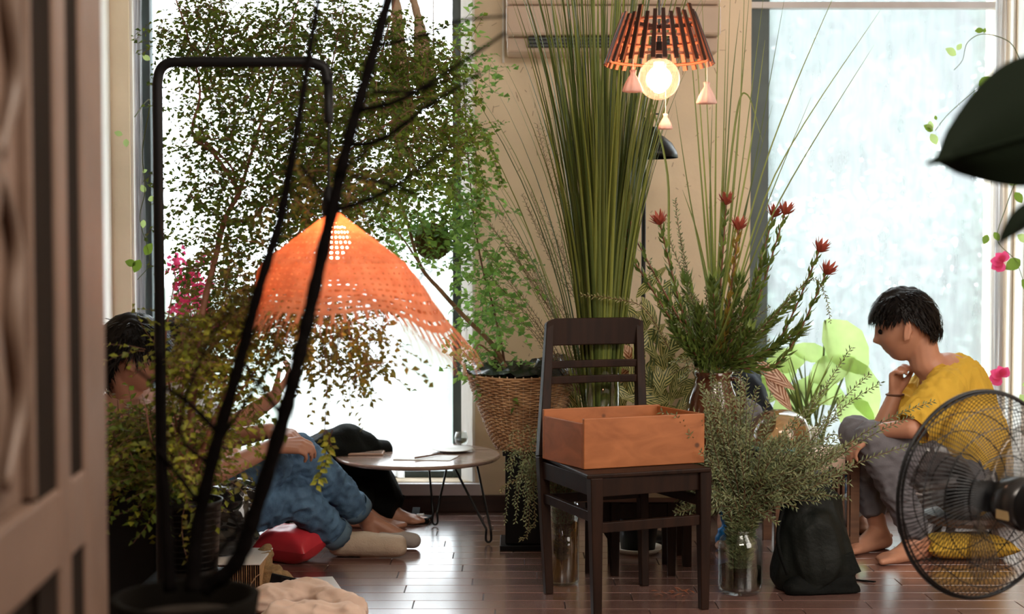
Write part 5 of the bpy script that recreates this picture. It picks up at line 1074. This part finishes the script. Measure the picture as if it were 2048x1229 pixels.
def hair(parent, c, f, up, l, s, cut_front=.02, low_back=-.065, fringe=.03, seed=1, thick=.013, len_=.05, n=700, earcut=-.01, mess=.3):
    r = random.Random(seed); mb = MB(); n_, m_ = 48, 30
    def lim(a):  # lowest z allowed at azimuth a (0 = face, pi = back), units m
        b = abs(a)
        if b < .75: return fringe
        if b < 1.25: return fringe + (earcut - fringe)*(b - .75)/.5
        if b < 1.75: return earcut
        return earcut + (low_back - earcut)*min(1, (b - 1.75)/.6)
    for i in range(m_ + 1):
        for j in range(n_):
            a = -math.pi + 2*math.pi*j/n_; zl = lim(a); th1 = math.acos(max(-1, min(1, -zl/.118))); th = math.pi - (math.pi - th1)*i/m_
            d = V((math.sin(th)*math.cos(a), math.sin(th)*math.sin(a), -math.cos(th))); t_ = thick*(1 - .65*(i/m_)**4) + .006*noise.noise(d*5 + V((seed, 0, 0))) + .003*noise.noise(V((a*12, th*2, seed)))
            mb.v.append(c + (f*d.x*(.098 + t_) + l*d.y*(.077 + t_) + up*d.z*(.115 + t_))*s)
    for i in range(m_):
        for j in range(n_): mb.f.append((i*n_+j, i*n_+(j+1) % n_, (i+1)*n_+(j+1) % n_, (i+1)*n_+j))
    h = mb.build('hair', M['hair'], parent, smooth=True, solid=.004)
    st = MB()
    for k in range(n):
        a = r.uniform(-math.pi, math.pi); zl = lim(a); z = r.uniform(zl - .004, .10) if k % 3 else zl + r.uniform(-.004, .02)
        th = math.acos(max(-1, min(1, -z/.118))); d = V((math.sin(th)*math.cos(a), math.sin(th)*math.sin(a), -math.cos(th))); t_ = thick + .002
        p = c + (f*d.x*(.098 + t_) + l*d.y*(.077 + t_) + up*d.z*(.115 + t_))*s; o_ = (p - c).normalized()
        dn = (-up + f*(.5 if math.cos(a) > 0 else -.15)); dn = (dn - o_*dn.dot(o_)).normalized() + V((r.uniform(-1, 1), r.uniform(-1, 1), r.uniform(-1, 1)))*mess; L_ = len_*r.uniform(.5, 1.1)*s; sd = dn.cross(o_).normalized()*.0024
        st.add([p - sd, p + sd, p + dn*L_*.5 + sd + o_*.004, p + dn*L_*.5 - sd + o_*.004, p + dn*L_ - o_*.002], [(0, 1, 2, 3), (3, 2, 4)])
    st.build('hair_locks', M['hair'], h, kind='stuff')
def hand(wr, d, nrm, thumb, curl=(.5, .6, .5), s=1.0):
    """capsules of a hand: d along the palm, nrm = palm side, thumb = side of thumb"""
    d = V(d).normalized(); nrm = V(nrm); nrm = (nrm - d*nrm.dot(d)).normalized(); sd = V(thumb); sd = (sd - d*sd.dot(d) - nrm*sd.dot(nrm)).normalized(); cs = []
    for k, (off, ln, tot) in enumerate(((.030, .088, .072), (.010, .092, .080), (-.010, .088, .074), (-.029, .080, .058))):
        kn = wr + (d*ln + sd*off)*s; cs.append((wr + sd*off*.5*s, .016*s, kn, .0115*s)); q = kn; dd = d.copy(); r_ = .0092*s
        for j, fr in enumerate((.46, .30, .24)):
            rot = Matrix.Rotation(curl[j]*(1 + .08*k), 3, sd.cross(V((0,0,0))) if False else nrm.cross(d)); dd = (rot @ dd) if (rot @ dd).dot(nrm) > dd.dot(nrm) else (rot.inverted() @ dd)
            q2 = q + dd*tot*fr*s; cs.append((q, r_, q2, r_*.9)); q = q2; r_ *= .9
    t0 = wr + (d*.022 + sd*.022 + nrm*.006)*s; t1 = t0 + (d*.030 + sd*.026 + nrm*.010)*s; t2 = t1 + (d*.030 + sd*.006 + nrm*.014)*s; t3 = t2 + (d*.022 - sd*.002 + nrm*.010)*s
    cs += [(wr, .017*s, t1, .013*s), (t1, .0115*s, t2, .010*s), (t2, .010*s, t3, .0085*s)]; return cs
def foot(ank, d, s=1.0, toes=True):
    d = V((d[0], d[1], d[2] if len(d) > 2 else 0)).normalized(); sd = V((-d.y, d.x, 0)); a = V(ank); z = a.z; cs = []
    heel = V((a.x, a.y, .030*s)) - d*.03*s; ball = V((a.x, a.y, .018*s)) + d*.135*s
    cs += [(a, .034*s, heel, .030*s), (heel, .030*s, ball + sd*.018*s, .020*s), (heel, .028*s, ball - sd*.018*s, .018*s), (a, .034*s, V((a.x, a.y, .034*s)) + d*.075*s, .027*s), (V((a.x, a.y, .040*s)) + d*.05*s, .030*s, ball, .019*s)]
    if toes:
        for k in range(5): b = ball + sd*(.030 - .0145*k)*s; cs.append((b, .014*s, b + d*(.050 - .006*k)*s + V((0, 0, -.004)), (.0115 - .0008*k)*s))
    return cs
# --- man in the mustard shirt, chin on hand, seated on a low stool
def man_right():
    S0 = V((PX(1925, 5.0), 5.0, 0)); t = thing('person', 'person in mustard yellow t-shirt and grey trousers sitting chin on hand by the wide window', 'person', S0)
    hipN, hipF = P(1925, 965, 4.95), P(1925, 955, 5.18); sh = P(1895, 760, 5.05); neck = P(1850, 725, 5.04); headc = P(1812, 652, 5.05)
    hf = V((-.90, .30, -.30)); hu = V((-.20, .02, 1)); hs = 1.06
    hd, f, up, l = head_mesh(headc, hf, hu, hs)
    shN, shF = P(1880, 785, 4.88), P(1860, 770, 5.25); elN = P(1822, 858, 4.80); wrN = P(1748, 862, 4.86); kneeN = P(1745, 880, 4.88); kneeF = P(1712, 868, 5.08)
    elF = P(1765, 852, 5.10); wrF = P(1790, 790, 5.12)
    ankN = V((P(1838, 1070, 4.93).x, 4.93, .075)); ankF = V((P(1758, 1060, 5.10).x, 5.10, .07))
    cs = [(neck, .056, headc + (-f*.035 - up*.055)*hs, .054), (sh, .075, neck, .056)]
    cs += chain([(shN, .050), (elN, .036), (wrN + V((.02, 0, 0)), .026)]) + chain([(shF, .048), (elF, .036), (wrF, .026)])
    cs += hand(wrN, (-.75, .1, -.65), (.5, .2, -.8), (0, 1, .2), (.35, .4, .3), .95)
    cs += hand(wrF, (.02, -.05, 1), (.6, -.7, 0), (.6, .6, .1), (.75, .9, .7), .95)
    cs += ear_caps(headc, f, up, l, hs, 1) + ear_caps(headc, f, up, l, hs, -1)
    cs += chain([(hipN, .09), (kneeN, .05), (ankN, .033)]) + chain([(hipF, .09), (kneeF, .05), (ankF, .032)]) + foot(ankN, (-.80, -.35)) + foot(ankF, (-.80, -.5))
    cs += chain([(sh, .10), (P(1925, 860, 5.05), .11), ((hipN + hipF)/2, .11)])
    soft('body', cs, M['skin'], t, vox=.0055, smooth=3, extra=hd)
    bk = [(sh + V((.03, 0, -.02)), .112), (P(1925, 820, 5.05), .125), (P(1940, 880, 5.06), .135), (P(1942, 950, 5.06), .145)]
    sc = chain(bk) + [(shN + V((.01, 0, 0)), .068, sh + V((.02, 0, .0)), .075), (shF, .066, sh, .085), (P(1900, 850, 4.96), .10, P(1925, 945, 4.98), .115), (P(1905, 850, 5.16), .10, P(1930, 945, 5.16), .115)]
    elc = shN.lerp(elN, .80); sc += [(shN, .066, elc, .066), (shN + V((0, 0, -.02)), .064, elc + V((.015, 0, -.01)), .062)]; sc += [(shF, .062, shF.lerp(elF, .6), .058)] + [(sh + V((-.03, 0, .0)), .070, neck + V((.05, 0, -.045)), .060)]
    soft('t_shirt', sc, M['yellow'], t, vox=.008, smooth=5, fold=.010, fscale=24, fstretch=(1, 1, .35), cut=[((elc + (elN - shN).normalized()*.030), (elN - shN).normalized())])
    tc = chain([(hipN, .120), (hipN.lerp(kneeN, .5), .088), (kneeN, .066), (kneeN.lerp(ankN, .5), .058), (kneeN.lerp(ankN, .88), .052)]) + chain([(hipF, .115), (hipF.lerp(kneeF, .5), .086), (kneeF, .066), (kneeF.lerp(ankF, .5), .056), (kneeF.lerp(ankF, .74), .052)]) + [(hipN, .12, hipF, .12)]
    soft('trousers', tc, M['greytrouser'], t, vox=.008, smooth=4, fold=.006, fscale=22, cut=None)
    hair(t, headc, f, up, l, hs, fringe=.050, earcut=.034, low_back=-.052, seed=4, thick=.018, len_=.036, n=1500, mess=.12)
    for s_ in (-1, 1): MB().ell(headc + (f*.082 + l*s_*.031 + up*.006)*hs, .012, .012, .010, 12, 8).build('eye', M['hair'], t, smooth=True)
    MB().tube([wrF + V((.031*math.cos(a), .031*math.sin(a), .0)) for a in [i*math.pi/8 for i in range(16)]], .0035, 6, closed=True).build('bracelet', M['stem'], t, smooth=True)
    # low stool under him, cushion on the floor
    s0 = V(((hipN.x + hipF.x)/2 + .02, 5.08, 0)); zt_ = hipN.z - .135; st_ = thing('low_stool', 'low round wooden stool under the person in the yellow shirt', 'stool', s0)
    MB().lathe([(.0005, zt_ - .03), (.15, zt_ - .03), (.155, zt_ - .015), (.15, zt_), (.0005, zt_)], s0, 36).build('stool_seat', M['benchwood'], st_, smooth=False)
    for a in (.8, 2.4, 3.9, 5.5): MB().beam(s0 + V((.14*math.cos(a), .12*math.sin(a), 0)), s0 + V((.10*math.cos(a), .09*math.sin(a), zt_ - .03)), .022, .022, .026, .026).build('leg', M['benchwood'], st_)
    c = G(1935, 1118, 0) + V((0, .03, 0)); mb = MB(); q = pillow(c + V((0, 0, .042)), .165, .10, .042, math.radians(3)); tag(q.build('floor_cushion', M['yellow'], smooth=True, loc=c), 'mustard yellow cushion lying flat on the floor behind the fan', 'cushion')
def pillow(c, a, b, h, rot, tilt=0, seed=1, pinch=.14):
    mb = MB(); n = 26; Rm = Matrix.Rotation(rot, 3, 'Z') @ Matrix.Rotation(tilt, 3, 'X')
    for s_ in (1, -1):
        k0 = len(mb.v)
        for i in range(n+1):
            for j in range(n+1):
                u_, v_ = i/n*2-1, j/n*2-1; e = ((1-abs(u_)**2.6)*(1-abs(v_)**2.6)); e = max(e, 0)**.42
                x = u_*(1 - pinch*(1-v_*v_)*0 - pinch*.5*(1 - v_*v_)*abs(u_)**3); y = v_*(1 - pinch*.5*(1-u_*u_)*abs(v_)**3); wr_ = .10*noise.noise(V((u_*2.5, v_*2.5, seed)))*e
                mb.v.append(c + Rm @ V((x*a, y*b, s_*h*(e + wr_))))
        for i in range(n):
            for j in range(n):
                q = k0 + i*(n+1) + j; fa = (q, q+n+1, q+n+2, q+1); mb.f.append(fa if s_ > 0 else fa[::-1])
    return mb
man_right()

# --- man in jeans on the floor, hands clasped on his knee
def man_left():
    Y = 4.72; B = V((PX(400, Y), Y, 0)); t = thing('person', 'person in jeans and pale socks sitting on the floor, hands clasped around one knee', 'person', B)
    headc = P(262, 712, 4.62); hf = V((.93, .30, -.15)); hs = 1.02; hd, f, up, l = head_mesh(headc, hf, V((.1, 0, 1)), hs)
    neck = P(258, 795, 4.66); sh = P(262, 840, 4.70); shN, shF = P(285, 850, 4.52), P(300, 845, 4.90); hip = P(360, 1050, 4.78); hipN = P(395, 1050, 4.66); hipF = P(400, 1040, 4.90)
    elN = P(425, 950, 4.45); wrN = P(548, 893, 4.60); elF = P(452, 880, 4.95); wrF = P(540, 862, 4.80)
    kA = P(598, 905, 4.88); aA = P(735, 1045, 5.12); kB = P(590, 995, 4.85); aB = V((P(690, 1088, 4.97).x, 4.97, .055))
    aA = V((aA.x, aA.y, .105)); cs = [(neck, .054, headc + (-f*.03 - up*.055)*hs, .052), (sh, .075, neck, .055)]
    cs += chain([(shN, .05), (elN, .038), (wrN, .027)]) + chain([(shF, .05), (elF, .038), (wrF, .027)])
    cs += hand(wrN, (.98, .1, .02), (0, .5, -.85), (0, .5, .8), (.5, .6, .5), 1.0) + hand(wrF, (.85, -.45, -.1), (-.1, .2, -.95), (0, -.4, .8), (.4, .6, .5), 1.0)
    cs += ear_caps(headc, f, up, l, hs, 1) + ear_caps(headc, f, up, l, hs, -1)
    cs += chain([(hipN, .09), (kB, .052), (aB, .034)]) + chain([(hipF, .09), (kA, .052), (aA, .034)])
    cs += chain([(sh, .11), (P(300, 950, 4.75), .12), (hip, .12)])
    dA = V((.98, -.1, 0)); fA = [(aA, .034, V((aA.x + .03, aA.y, .034)), .033), (aA, .030, aA + V((.12, 0, -.06)), .026), (V((aA.x + .0, aA.y, .034)), .030, V((aA.x + .16, aA.y - .01, .024)), .022)]
    dB = V((.99, -.06, 0)); s0 = V((aB.x - .02, aB.y - .0, .048)); fB = [(s0, .040, s0 + dB*.10 + V((0, 0, .002)), .041), (s0 + dB*.08, .040, s0 + dB*.19 + V((0, 0, -.004)), .038), (s0 + dB*.10, .036, s0 + dB*.215 + V((0, -.01, -.010)), .028), (s0 + dB*.17, .034, s0 + dB*.215 + V((0, 0, .006)), .026)]
    soft('body', cs + fA + fB, M['skin2'], t, vox=.0055, smooth=3, extra=hd)
    gB = [(a, r + .004, b, q + .004) for a, r, b, q in fB]; soft('sock', gB, M['sock'], t, vox=.006, smooth=4, fold=.0012, fscale=20, floor=.002)
    fs = [(V((aA.x + .06, aA.y, .042)), .036, V((aA.x + .17, aA.y - .01, .030)), .029)]; soft('sock', fs, M['sockgrey'], t, vox=.006, smooth=4, floor=.002, label='grey ankle sock')
    sc = chain([(sh, .125), (P(295, 930, 4.74), .14), (P(350, 1030, 4.78), .14)]) + [(shN, .072, sh, .09), (shF, .072, sh, .09), (shN, .066, shN.lerp(elN, .5), .056), (shF, .066, shF.lerp(elF, .5), .056), (sh, .085, neck + V((0, 0, -.035)), .064)]
    soft('shirt', sc, M['shirt'], t, vox=.009, smooth=4, fold=.006, fscale=10)
    j = chain([(hipN, .115), (hipN.lerp(kB, .5) + V((0, 0, .01)), .092), (kB, .070), (kB.lerp(aB, .5), .062)]) + [(kB.lerp(aB, .5), .062, kB.lerp(aB, .80), .054), (hipN, .12, hipF, .12)]
    j += chain([(hipF, .115), (hipF.lerp(kA, .45), .094), (hipF.lerp(kA, .8), .082), (kA, .066), (kA.lerp(aA, .5), .064), (kA.lerp(aA, .80), .056)]) + [(P(430, 1050, 4.74), .11, P(540, 930, 4.78), .075)]
    soft('jeans', j, M['denim'], t, vox=.007, smooth=3, fold=.007, fscale=24, floor=.004)
    for k_, a_ in ((kA, aA), (kB, aB)):
        p = k_.lerp(a_, .83); d = (a_ - k_).normalized(); u_ = d.orthogonal().normalized(); v_ = d.cross(u_)
        MB().tube([p - d*.018, p, p + d*.018], [.060, .0585, .057], 28, cap=False).build('jeans_cuff', M['denimlight'], t, smooth=True, solid=.004, label='turned up denim cuff')
    hair(t, headc, f, up, l, hs, fringe=.040, earcut=.018, low_back=-.085, seed=9, thick=.022, len_=.05, n=1300, mess=.5)
    for s_ in (-1, 1): MB().ell(headc + (f*.082 + l*s_*.031 + up*.006)*hs, .012, .012, .010, 12, 8).build('eye', M['hair'], t, smooth=True)
    q = pillow(V((PX(576, 4.88), 4.90, .066)), .115, .080, .062, math.radians(-28), math.radians(10), 3); tag(q.build('cushion', M['red'], smooth=True, loc=V((PX(576, 4.88), 4.90, 0))), 'shiny coral red cushion on the floor against the jeans', 'cushion')
man_left()
# --- companion behind, dark trousers
def man_behind():
    Y = 5.25; B = V((PX(420, Y), Y, 0)); t = thing('person', 'person in black trousers and dark sandals sitting behind the shrub, knee raised', 'person', B); hs = 1.0
    headc = P(352, 705, 5.28); hd, f, up, l = head_mesh(headc, V((.75, -.55, -.2)), V((0, 0, 1)), hs); neck = P(348, 775, 5.3); sh = P(365, 815, 5.32); hip = P(470, 1010, 5.35); kn = P(692, 893, 5.55); an = V((P(762, 1030, 5.60).x, 5.60, .08)); kn2 = P(640, 980, 5.45); an2 = V((P(715, 1020, 5.5).x, 5.5, .08))
    el = P(470, 850, 5.15); wr = P(548, 795, 5.1); cs = [(neck, .054, headc - up*.06 - f*.03, .052), (sh, .09, neck, .055)] + chain([(P(390, 830, 5.2), .05), (el, .038), (wr, .028)]) + chain([(P(350, 840, 5.4), .05), (P(450, 930, 5.4), .038), (P(560, 930, 5.4), .028)])
    cs += hand(wr, (.6, 0, .8), (-.6, 0, .6), (0, -1, .2), (.4, .5, .4), .95) + hand(P(560, 930, 5.4), (1, 0, 0), (0, 0, -1), (0, -1, 0), (.4, .5, .4), .9) + ear_caps(headc, f, up, l, hs, -1) + ear_caps(headc, f, up, l, hs, 1)
    cs += chain([(hip, .10), (kn, .052), (an, .035)]) + chain([(hip, .10), (kn2, .052), (an2, .035)]) + foot(an, (.95, -.2)) + foot(an2, (.95, -.2)) + chain([(sh, .11), (hip, .12)])
    soft('body', cs, M['skin'], t, vox=.006, smooth=3, extra=hd)
    soft('shirt', chain([(sh, .125), (P(400, 920, 5.34), .13), (hip, .14)]) + [(P(390, 830, 5.2), .07, sh, .09), (P(390, 830, 5.2), .065, P(430, 840, 5.17), .055)], M['palegrey'], t, vox=.010, fold=.005)
    soft('trousers', chain([(hip, .125), (hip.lerp(kn, .5), .105), (kn, .088), (kn.lerp(an, .5), .095), (kn.lerp(an, .9), .100)]) + chain([(hip, .125), (kn2, .09), (an2 + V((0, 0, .04)), .08)]) + [(kn, .085, P(760, 905, 5.60), .05)], M['blackcloth'], t, vox=.009, fold=.010, fscale=9, floor=.01)
    hair(t, headc, f, up, l, hs, seed=12, thick=.016, n=500, fringe=.04)
    sd = thing('sandal', 'black strappy sandal on the floor under the round table', 'sandal', G(838, 1052)); g0, g1 = G(782, 1046), G(860, 1050); MB().beam(g0 + V((0, .04, .014)), g1 + V((0, .04, .014)), .075, .018, .085, .02, side=(0, 1, 0)).build('sole', M['blackcloth'], sd, bevel=.006)
    MB().beam(g0 + V((-.0, .02, .02)), g0 + V((.05, .05, .10)), .012, .035, side=(1, 0, 0)).build('heel_strap', M['blackcloth'], sd, bevel=.003); MB().beam(g0.lerp(g1, .62) + V((0, .0, .024)), g0.lerp(g1, .62) + V((0, .08, .05)), .03, .006, side=(1, 0, 0)).build('toe_strap', M['blackcloth'], sd)
    MB().beam(g0.lerp(g1, .66) + V((0, .01, .034)), g0.lerp(g1, .84) + V((0, .01, .036)), .008, .010, side=(0, 0, 1)).build('buckle', M['white'], sd)
man_behind()
# --- person in navy behind the jug
def man_navy():
    Y = 5.4; t = thing('person', 'person in navy shirt and grey trousers hidden behind the brown jug', 'person', (PX(1470, Y), Y, 0)); hs = 1.0
    headc = P(1440, 690, 5.5); hd, f, up, l = head_mesh(headc, V((.8, -.3, -.3)), V((0, 0, 1)), hs); neck = P(1448, 745, 5.5); sh = P(1465, 775, 5.5); hip = P(1440, 950, 5.55); kn = P(1488, 835, 5.25); an = V((P(1452, 1075, 5.22).x, 5.22, .075)); shN = P(1495, 785, 5.42); el = P(1520, 850, 5.35); wr = P(1470, 870, 5.2)
    kF = P(1600, 950, 5.62); aF = V((P(1712, 1060, 5.42).x, 5.44, .07))
    cs = [(neck, .054, headc - up*.06, .052), (sh, .09, neck, .055)] + chain([(shN, .05), (el, .038), (wr, .028)]) + chain([(hip, .10), (kn, .052), (an, .035)]) + foot(an, (-.15, -1)) + chain([(hip, .10), (kF, .05), (aF, .034)]) + foot(aF, (.35, -.9)) + chain([(sh, .11), (hip, .12)]) + hand(wr, (-.8, -.3, -.3), (0, -.3, -1), (0, -1, 0), (.4, .5, .4), .95)
    soft('body', cs, M['skin'], t, vox=.006, smooth=3, extra=hd)
    soft('shirt', chain([(sh, .12), (P(1455, 860, 5.54), .14), (hip, .14)]) + [(shN, .075, sh, .09), (shN, .072, shN.lerp(el, .9), .066)], M['navy'], t, vox=.009, fold=.006, fscale=12)
    soft('trousers', chain([(hip, .125), (kn, .075), (kn.lerp(an, .75), .06)]) + chain([(hip, .12), (kF, .075), (kF.lerp(aF, .85), .065)]), M['greytrouser'], t, vox=.009, fold=.005)
    soft('trouser_cuff', [(kF.lerp(aF, .75), .067, kF.lerp(aF, .96), .066)], M['palegrey'], t, vox=.008, fold=.006, floor=.004)
    hair(t, headc, f, up, l, hs, seed=22, thick=.016, n=400, fringe=.04)
man_navy()

# ------------------------------------------------ bags, boxes and the rest of the floor
b0 = G(1635, 1192) + V((0, .10, 0)); Yb = b0.y
bp = thing('backpack', 'black nylon backpack slumped upright on the floor behind the glass jar', 'bag', b0)
soft('bag_body', [(P(1620, 1150, Yb), .10, P(1625, 985, Yb + .02), .065), (P(1590, 1140, Yb), .085, P(1600, 1010, Yb), .06), (P(1665, 1130, Yb), .075, P(1650, 1010, Yb + .02), .055), (P(1620, 1060, Yb), .10, P(1630, 1120, Yb - .02), .10)], M['olivecloth'], bp, vox=.007, fold=.009, fscale=8, fstretch=(1.4, 1.4, .6), floor=.004)
soft('front_pocket', [(P(1590, 1175, Yb - .08), .035, P(1702, 1180, Yb - .05), .030), (P(1600, 1160, Yb - .06), .04, P(1690, 1165, Yb - .05), .035)], M['blackcloth'], bp, vox=.006, fold=.005, floor=.003)
MB().tube(smooth_path([P(1570, 1000, Yb - .09), P(1555, 1080, Yb - .12), P(1575, 1150, Yb - .11)], 6), .006, 8).build('shoulder_strap', M['blackcloth'], bp, smooth=True); MB().beam(G(1705, 1160), G(1750, 1168) + V((0, 0, .006)), .012, .004).build('loose_strap', M['blackcloth'], bp)
MB().beam(P(1690, 1110, Yb - .075), P(1708, 1150, Yb - .07), .05, .004).build('patch', M['olivecloth'], bp)
# low table with glass dome
lx0, lx1, ly0, ly1, lz = PX(1540, 5.1), PX(1716, 5.1), 5.02, 5.30, PZ(905, 5.1)
lt = thing('slatted_side_table', 'low brown wooden table with slatted side and pale cloth runner, beside the backpack', 'table', ((lx0+lx1)/2, 5.3, 0))
MB().box((lx0, ly0, lz - .02), (lx1, ly1, lz)).build('table_top', M['benchwood'], lt, bevel=.003)
for x in (lx0 + .03, lx1 - .02):
    for y in (ly0 + .02, ly1 - .02): MB().beam((x, y, 0), (x, y, lz - .021), .032, .03).build('leg', M['benchwood'], lt)
for i in range(5): MB().box((lx1 - .10 + i*.018, ly0 + .012, .05), (lx1 - .092 + i*.018, ly0 + .022, lz - .03)).build('slat', M['benchwood'], lt)
for z in (.05, lz - .06): MB().box((lx1 - .11, ly0 + .008, z - .012), (lx1 - .03, ly0 + .026, z + .012)).build('rail', M['benchwood'], lt)
cl = MB(); nn_ = 24
for i in range(nn_+1):
    for j in range(4): x = lx0 + .02 + (lx1 - lx0 - .08)*i/nn_; cl.v.append(V((x, (ly0 - .006, ly0 - .004, ly0 + .02, ly1 - .1)[j] + .003*math.sin(i), (lz - .05 - .012*math.sin(i*.9), lz + .002, lz + .004, lz + .004)[j])))
for i in range(nn_):
    for j in range(3): a = i*4+j; cl.f.append((a, a+4, a+5, a+1))
tag(cl.build('table_runner', M['pinkcloth'], smooth=True, loc=((lx0+lx1)/2, 5.2, lz)), 'pale cloth runner draped over the low slatted table', 'cloth')
gd = V((PX(1562, 5.17), 5.16, lz + .006)); dm = thing('glass_dome', 'amber tinted glass dome on a teal rimmed base on the low table', 'glass dome', gd)
MB().lathe([(.114, .0), (.116, .02), (.110, .062), (.092, .100), (.062, .122), (.03, .130), (.0005, .132)], gd + V((0, 0, .012)), 44).build('dome', M['amber'], dm, smooth=True)
MB().lathe([(.0005, 0), (.116, 0), (.118, .012), (.112, .016), (.0005, .014)], gd, 44).build('base_rim', mat('teal rim', (.10, .26, .26), .3), dm, smooth=True)
c = P(1668, 945, 5.35); tag(soft('blue_cloth', [(c, .05, c + V((.05, 0, .02)), .045), (c + V((0, 0, .03)), .04, c + V((.02, 0, -.06)), .03)], M['blue'], loc=c, vox=.007, fold=.008, fscale=16), 'crumpled bright blue bag hanging under the low slatted table', 'bag')
c = G(1455, 1112) + V((0, .12, 0)); tag(soft('blue_bag', [(c + V((.0, 0, .035)), .030, c + V((.05, 0, .05)), .028), (c + V((.02, 0, .06)), .02, c + V((.015, 0, .135)), .022), (c + V((-.01, 0, .02)), .018, c + V((0, 0, .07)), .014)], M['blue'], loc=c, vox=.006, fold=.008, fscale=18, floor=.002), 'knotted blue plastic bag on the floor behind the glass jar', 'bag')
# left foreground floor items
zb = .10; bx = G(462, 1118, zb); bx0, bx1 = G(405, 1128, zb), G(522, 1126, zb); th_ = thing('thick_book', 'thick book with white cover and ribbed page edges lying beside the burlap bag', 'book', (bx.x, bx.y, 0))
by0, by1 = bx0.y - .0, bx0.y + .24
MB().box((bx0.x, by0, zb - .006), (bx1.x, by1, zb)).build('cover', M['paper'], th_, bevel=.002); MB().box((bx0.x, by0, 0), (bx1.x, by1, .006)).build('cover', M['paper'], th_)
for i in range(26): k = (bx1.x - bx0.x)/26; MB().box((bx0.x + .003 + i*k, by0 + .004 + .002*(i % 2), .006), (bx0.x + i*k + k*.8, by1 - .004, zb - .006)).build('page_block', M['wicker'] if i % 2 else M['benchwood'], th_)
cu = V((PX(413, 4.62), 4.66, zb + .001)); cu.x = bx0.x + .04; cu.y = by0 + .17; cp_ = thing('paper_cup', 'white lidded cup standing on the thick book', 'cup', cu)
MB().lathe([(.0005, 0), (.020, 0), (.026, .06), (.0255, .06), (.0005, .055)], cu, 24).build('cup_body', M['white'], cp_, smooth=True); MB().lathe([(.0005, .066), (.024, .066), (.027, .062), (.027, .057), (.0005, .057)][::-1], cu, 24).build('lid', M['white'], cp_, smooth=True)
c = P(455, 1040, 4.55); tag(soft('leather_bag', [(c + V((-.04, 0, 0)), .06, c + V((.03, 0, .02)), .065), (c + V((-.02, 0, .07)), .05, c + V((.05, .02, .07)), .055), (c + V((0, 0, -.06)), .06, c + V((.05, 0, -.05)), .05)], mat('glossy black leather', (.012, .014, .016), .12, coat=.5), loc=c - V((0, 0, .12)), vox=.006, fold=.012, fscale=13, floor=.105), 'glossy black crumpled leather bag behind the thick book', 'bag')
c = G(545, 1180); bb = thing('burlap_bag', 'tan burlap bag slumped on the floor with black buckle strap', 'bag', c + V((0, .05, 0)))
soft('bag_body', [(c + V((-.05, .03, .03)), .040, c + V((.04, .0, .025)), .032), (c + V((-.04, .06, .06)), .028, c + V((-.045, .16, .10)), .020), (c + V((-.03, .05, .04)), .035, c + V((.0, .03, .05)), .03)], M['burlap'], bb, vox=.005, fold=.008, fscale=22, floor=.002)
s_ = P(570, 1166, 4.32); MB().beam(s_ + V((-.045, 0, .014)), s_ + V((.035, 0, -.004)), .034, .006, side=(0, 0, 1)).build('strap', M['blackm'], bb, bevel=.003); MB().beam(s_ + V((-.012, -.006, .006)), s_ + V((.012, -.006, .001)), .026, .004, side=(0, 0, 1)).build('buckle', M['black'], bb)
MB().tube(smooth_path(pp([(500, 1200, 4.35), (500, 1175, 4.35), (512, 1155, 4.38), (520, 1150, 4.4)]), 6), .002, 6).build('piping', M['stemtan'], bb, smooth=True)
c = G(622, 1240); c.z = .0; tag(soft('pink_cloth', [(G(530, 1225) + V((0, 0, .03)), .045, G(620, 1215) + V((0, 0, .035)), .05), (G(620, 1215) + V((0, 0, .035)), .05, G(710, 1232) + V((0, 0, .02)), .035), (G(560, 1260) + V((0, 0, .03)), .05, G(700, 1260) + V((0, 0, .03)), .045)], M['pinkcloth'], loc=c, vox=.006, fold=.011, fscale=24, fstretch=(.5, 1.4, 1), floor=.002), 'crumpled pale pink cloth lying on the floor at the front edge', 'cloth')
g = [G(590, 1158), G(665, 1155), G(690, 1190), G(580, 1195)]; tag(MB().add([p + V((0, 0, .0006)) for p in g] + [p + V((0, 0, .0022)) for p in g], [(3,2,1,0),(4,5,6,7),(0,1,5,4),(1,2,6,5),(2,3,7,6),(3,0,4,7)]).build('paper_sheet', M['paper'], loc=g[0]), 'white sheet of paper lying flat on the floor behind the pink cloth', 'paper')
fl2 = MB(); c = G(1355, 1190)
for i in range(16): fl2.leaf(c + V((R.uniform(-.06, .06), R.uniform(-.04, .04), .004)), V((R.uniform(-1, 1), R.uniform(-1, 1), .25)), V((0, 0, 1)), R.uniform(.02, .045), .009, .2, .1)
tag(fl2.build('fallen_petals', M['crotonred'], loc=c, kind='stuff'), 'small scatter of dry reddish petals on the floor by the bench leg', 'petals')
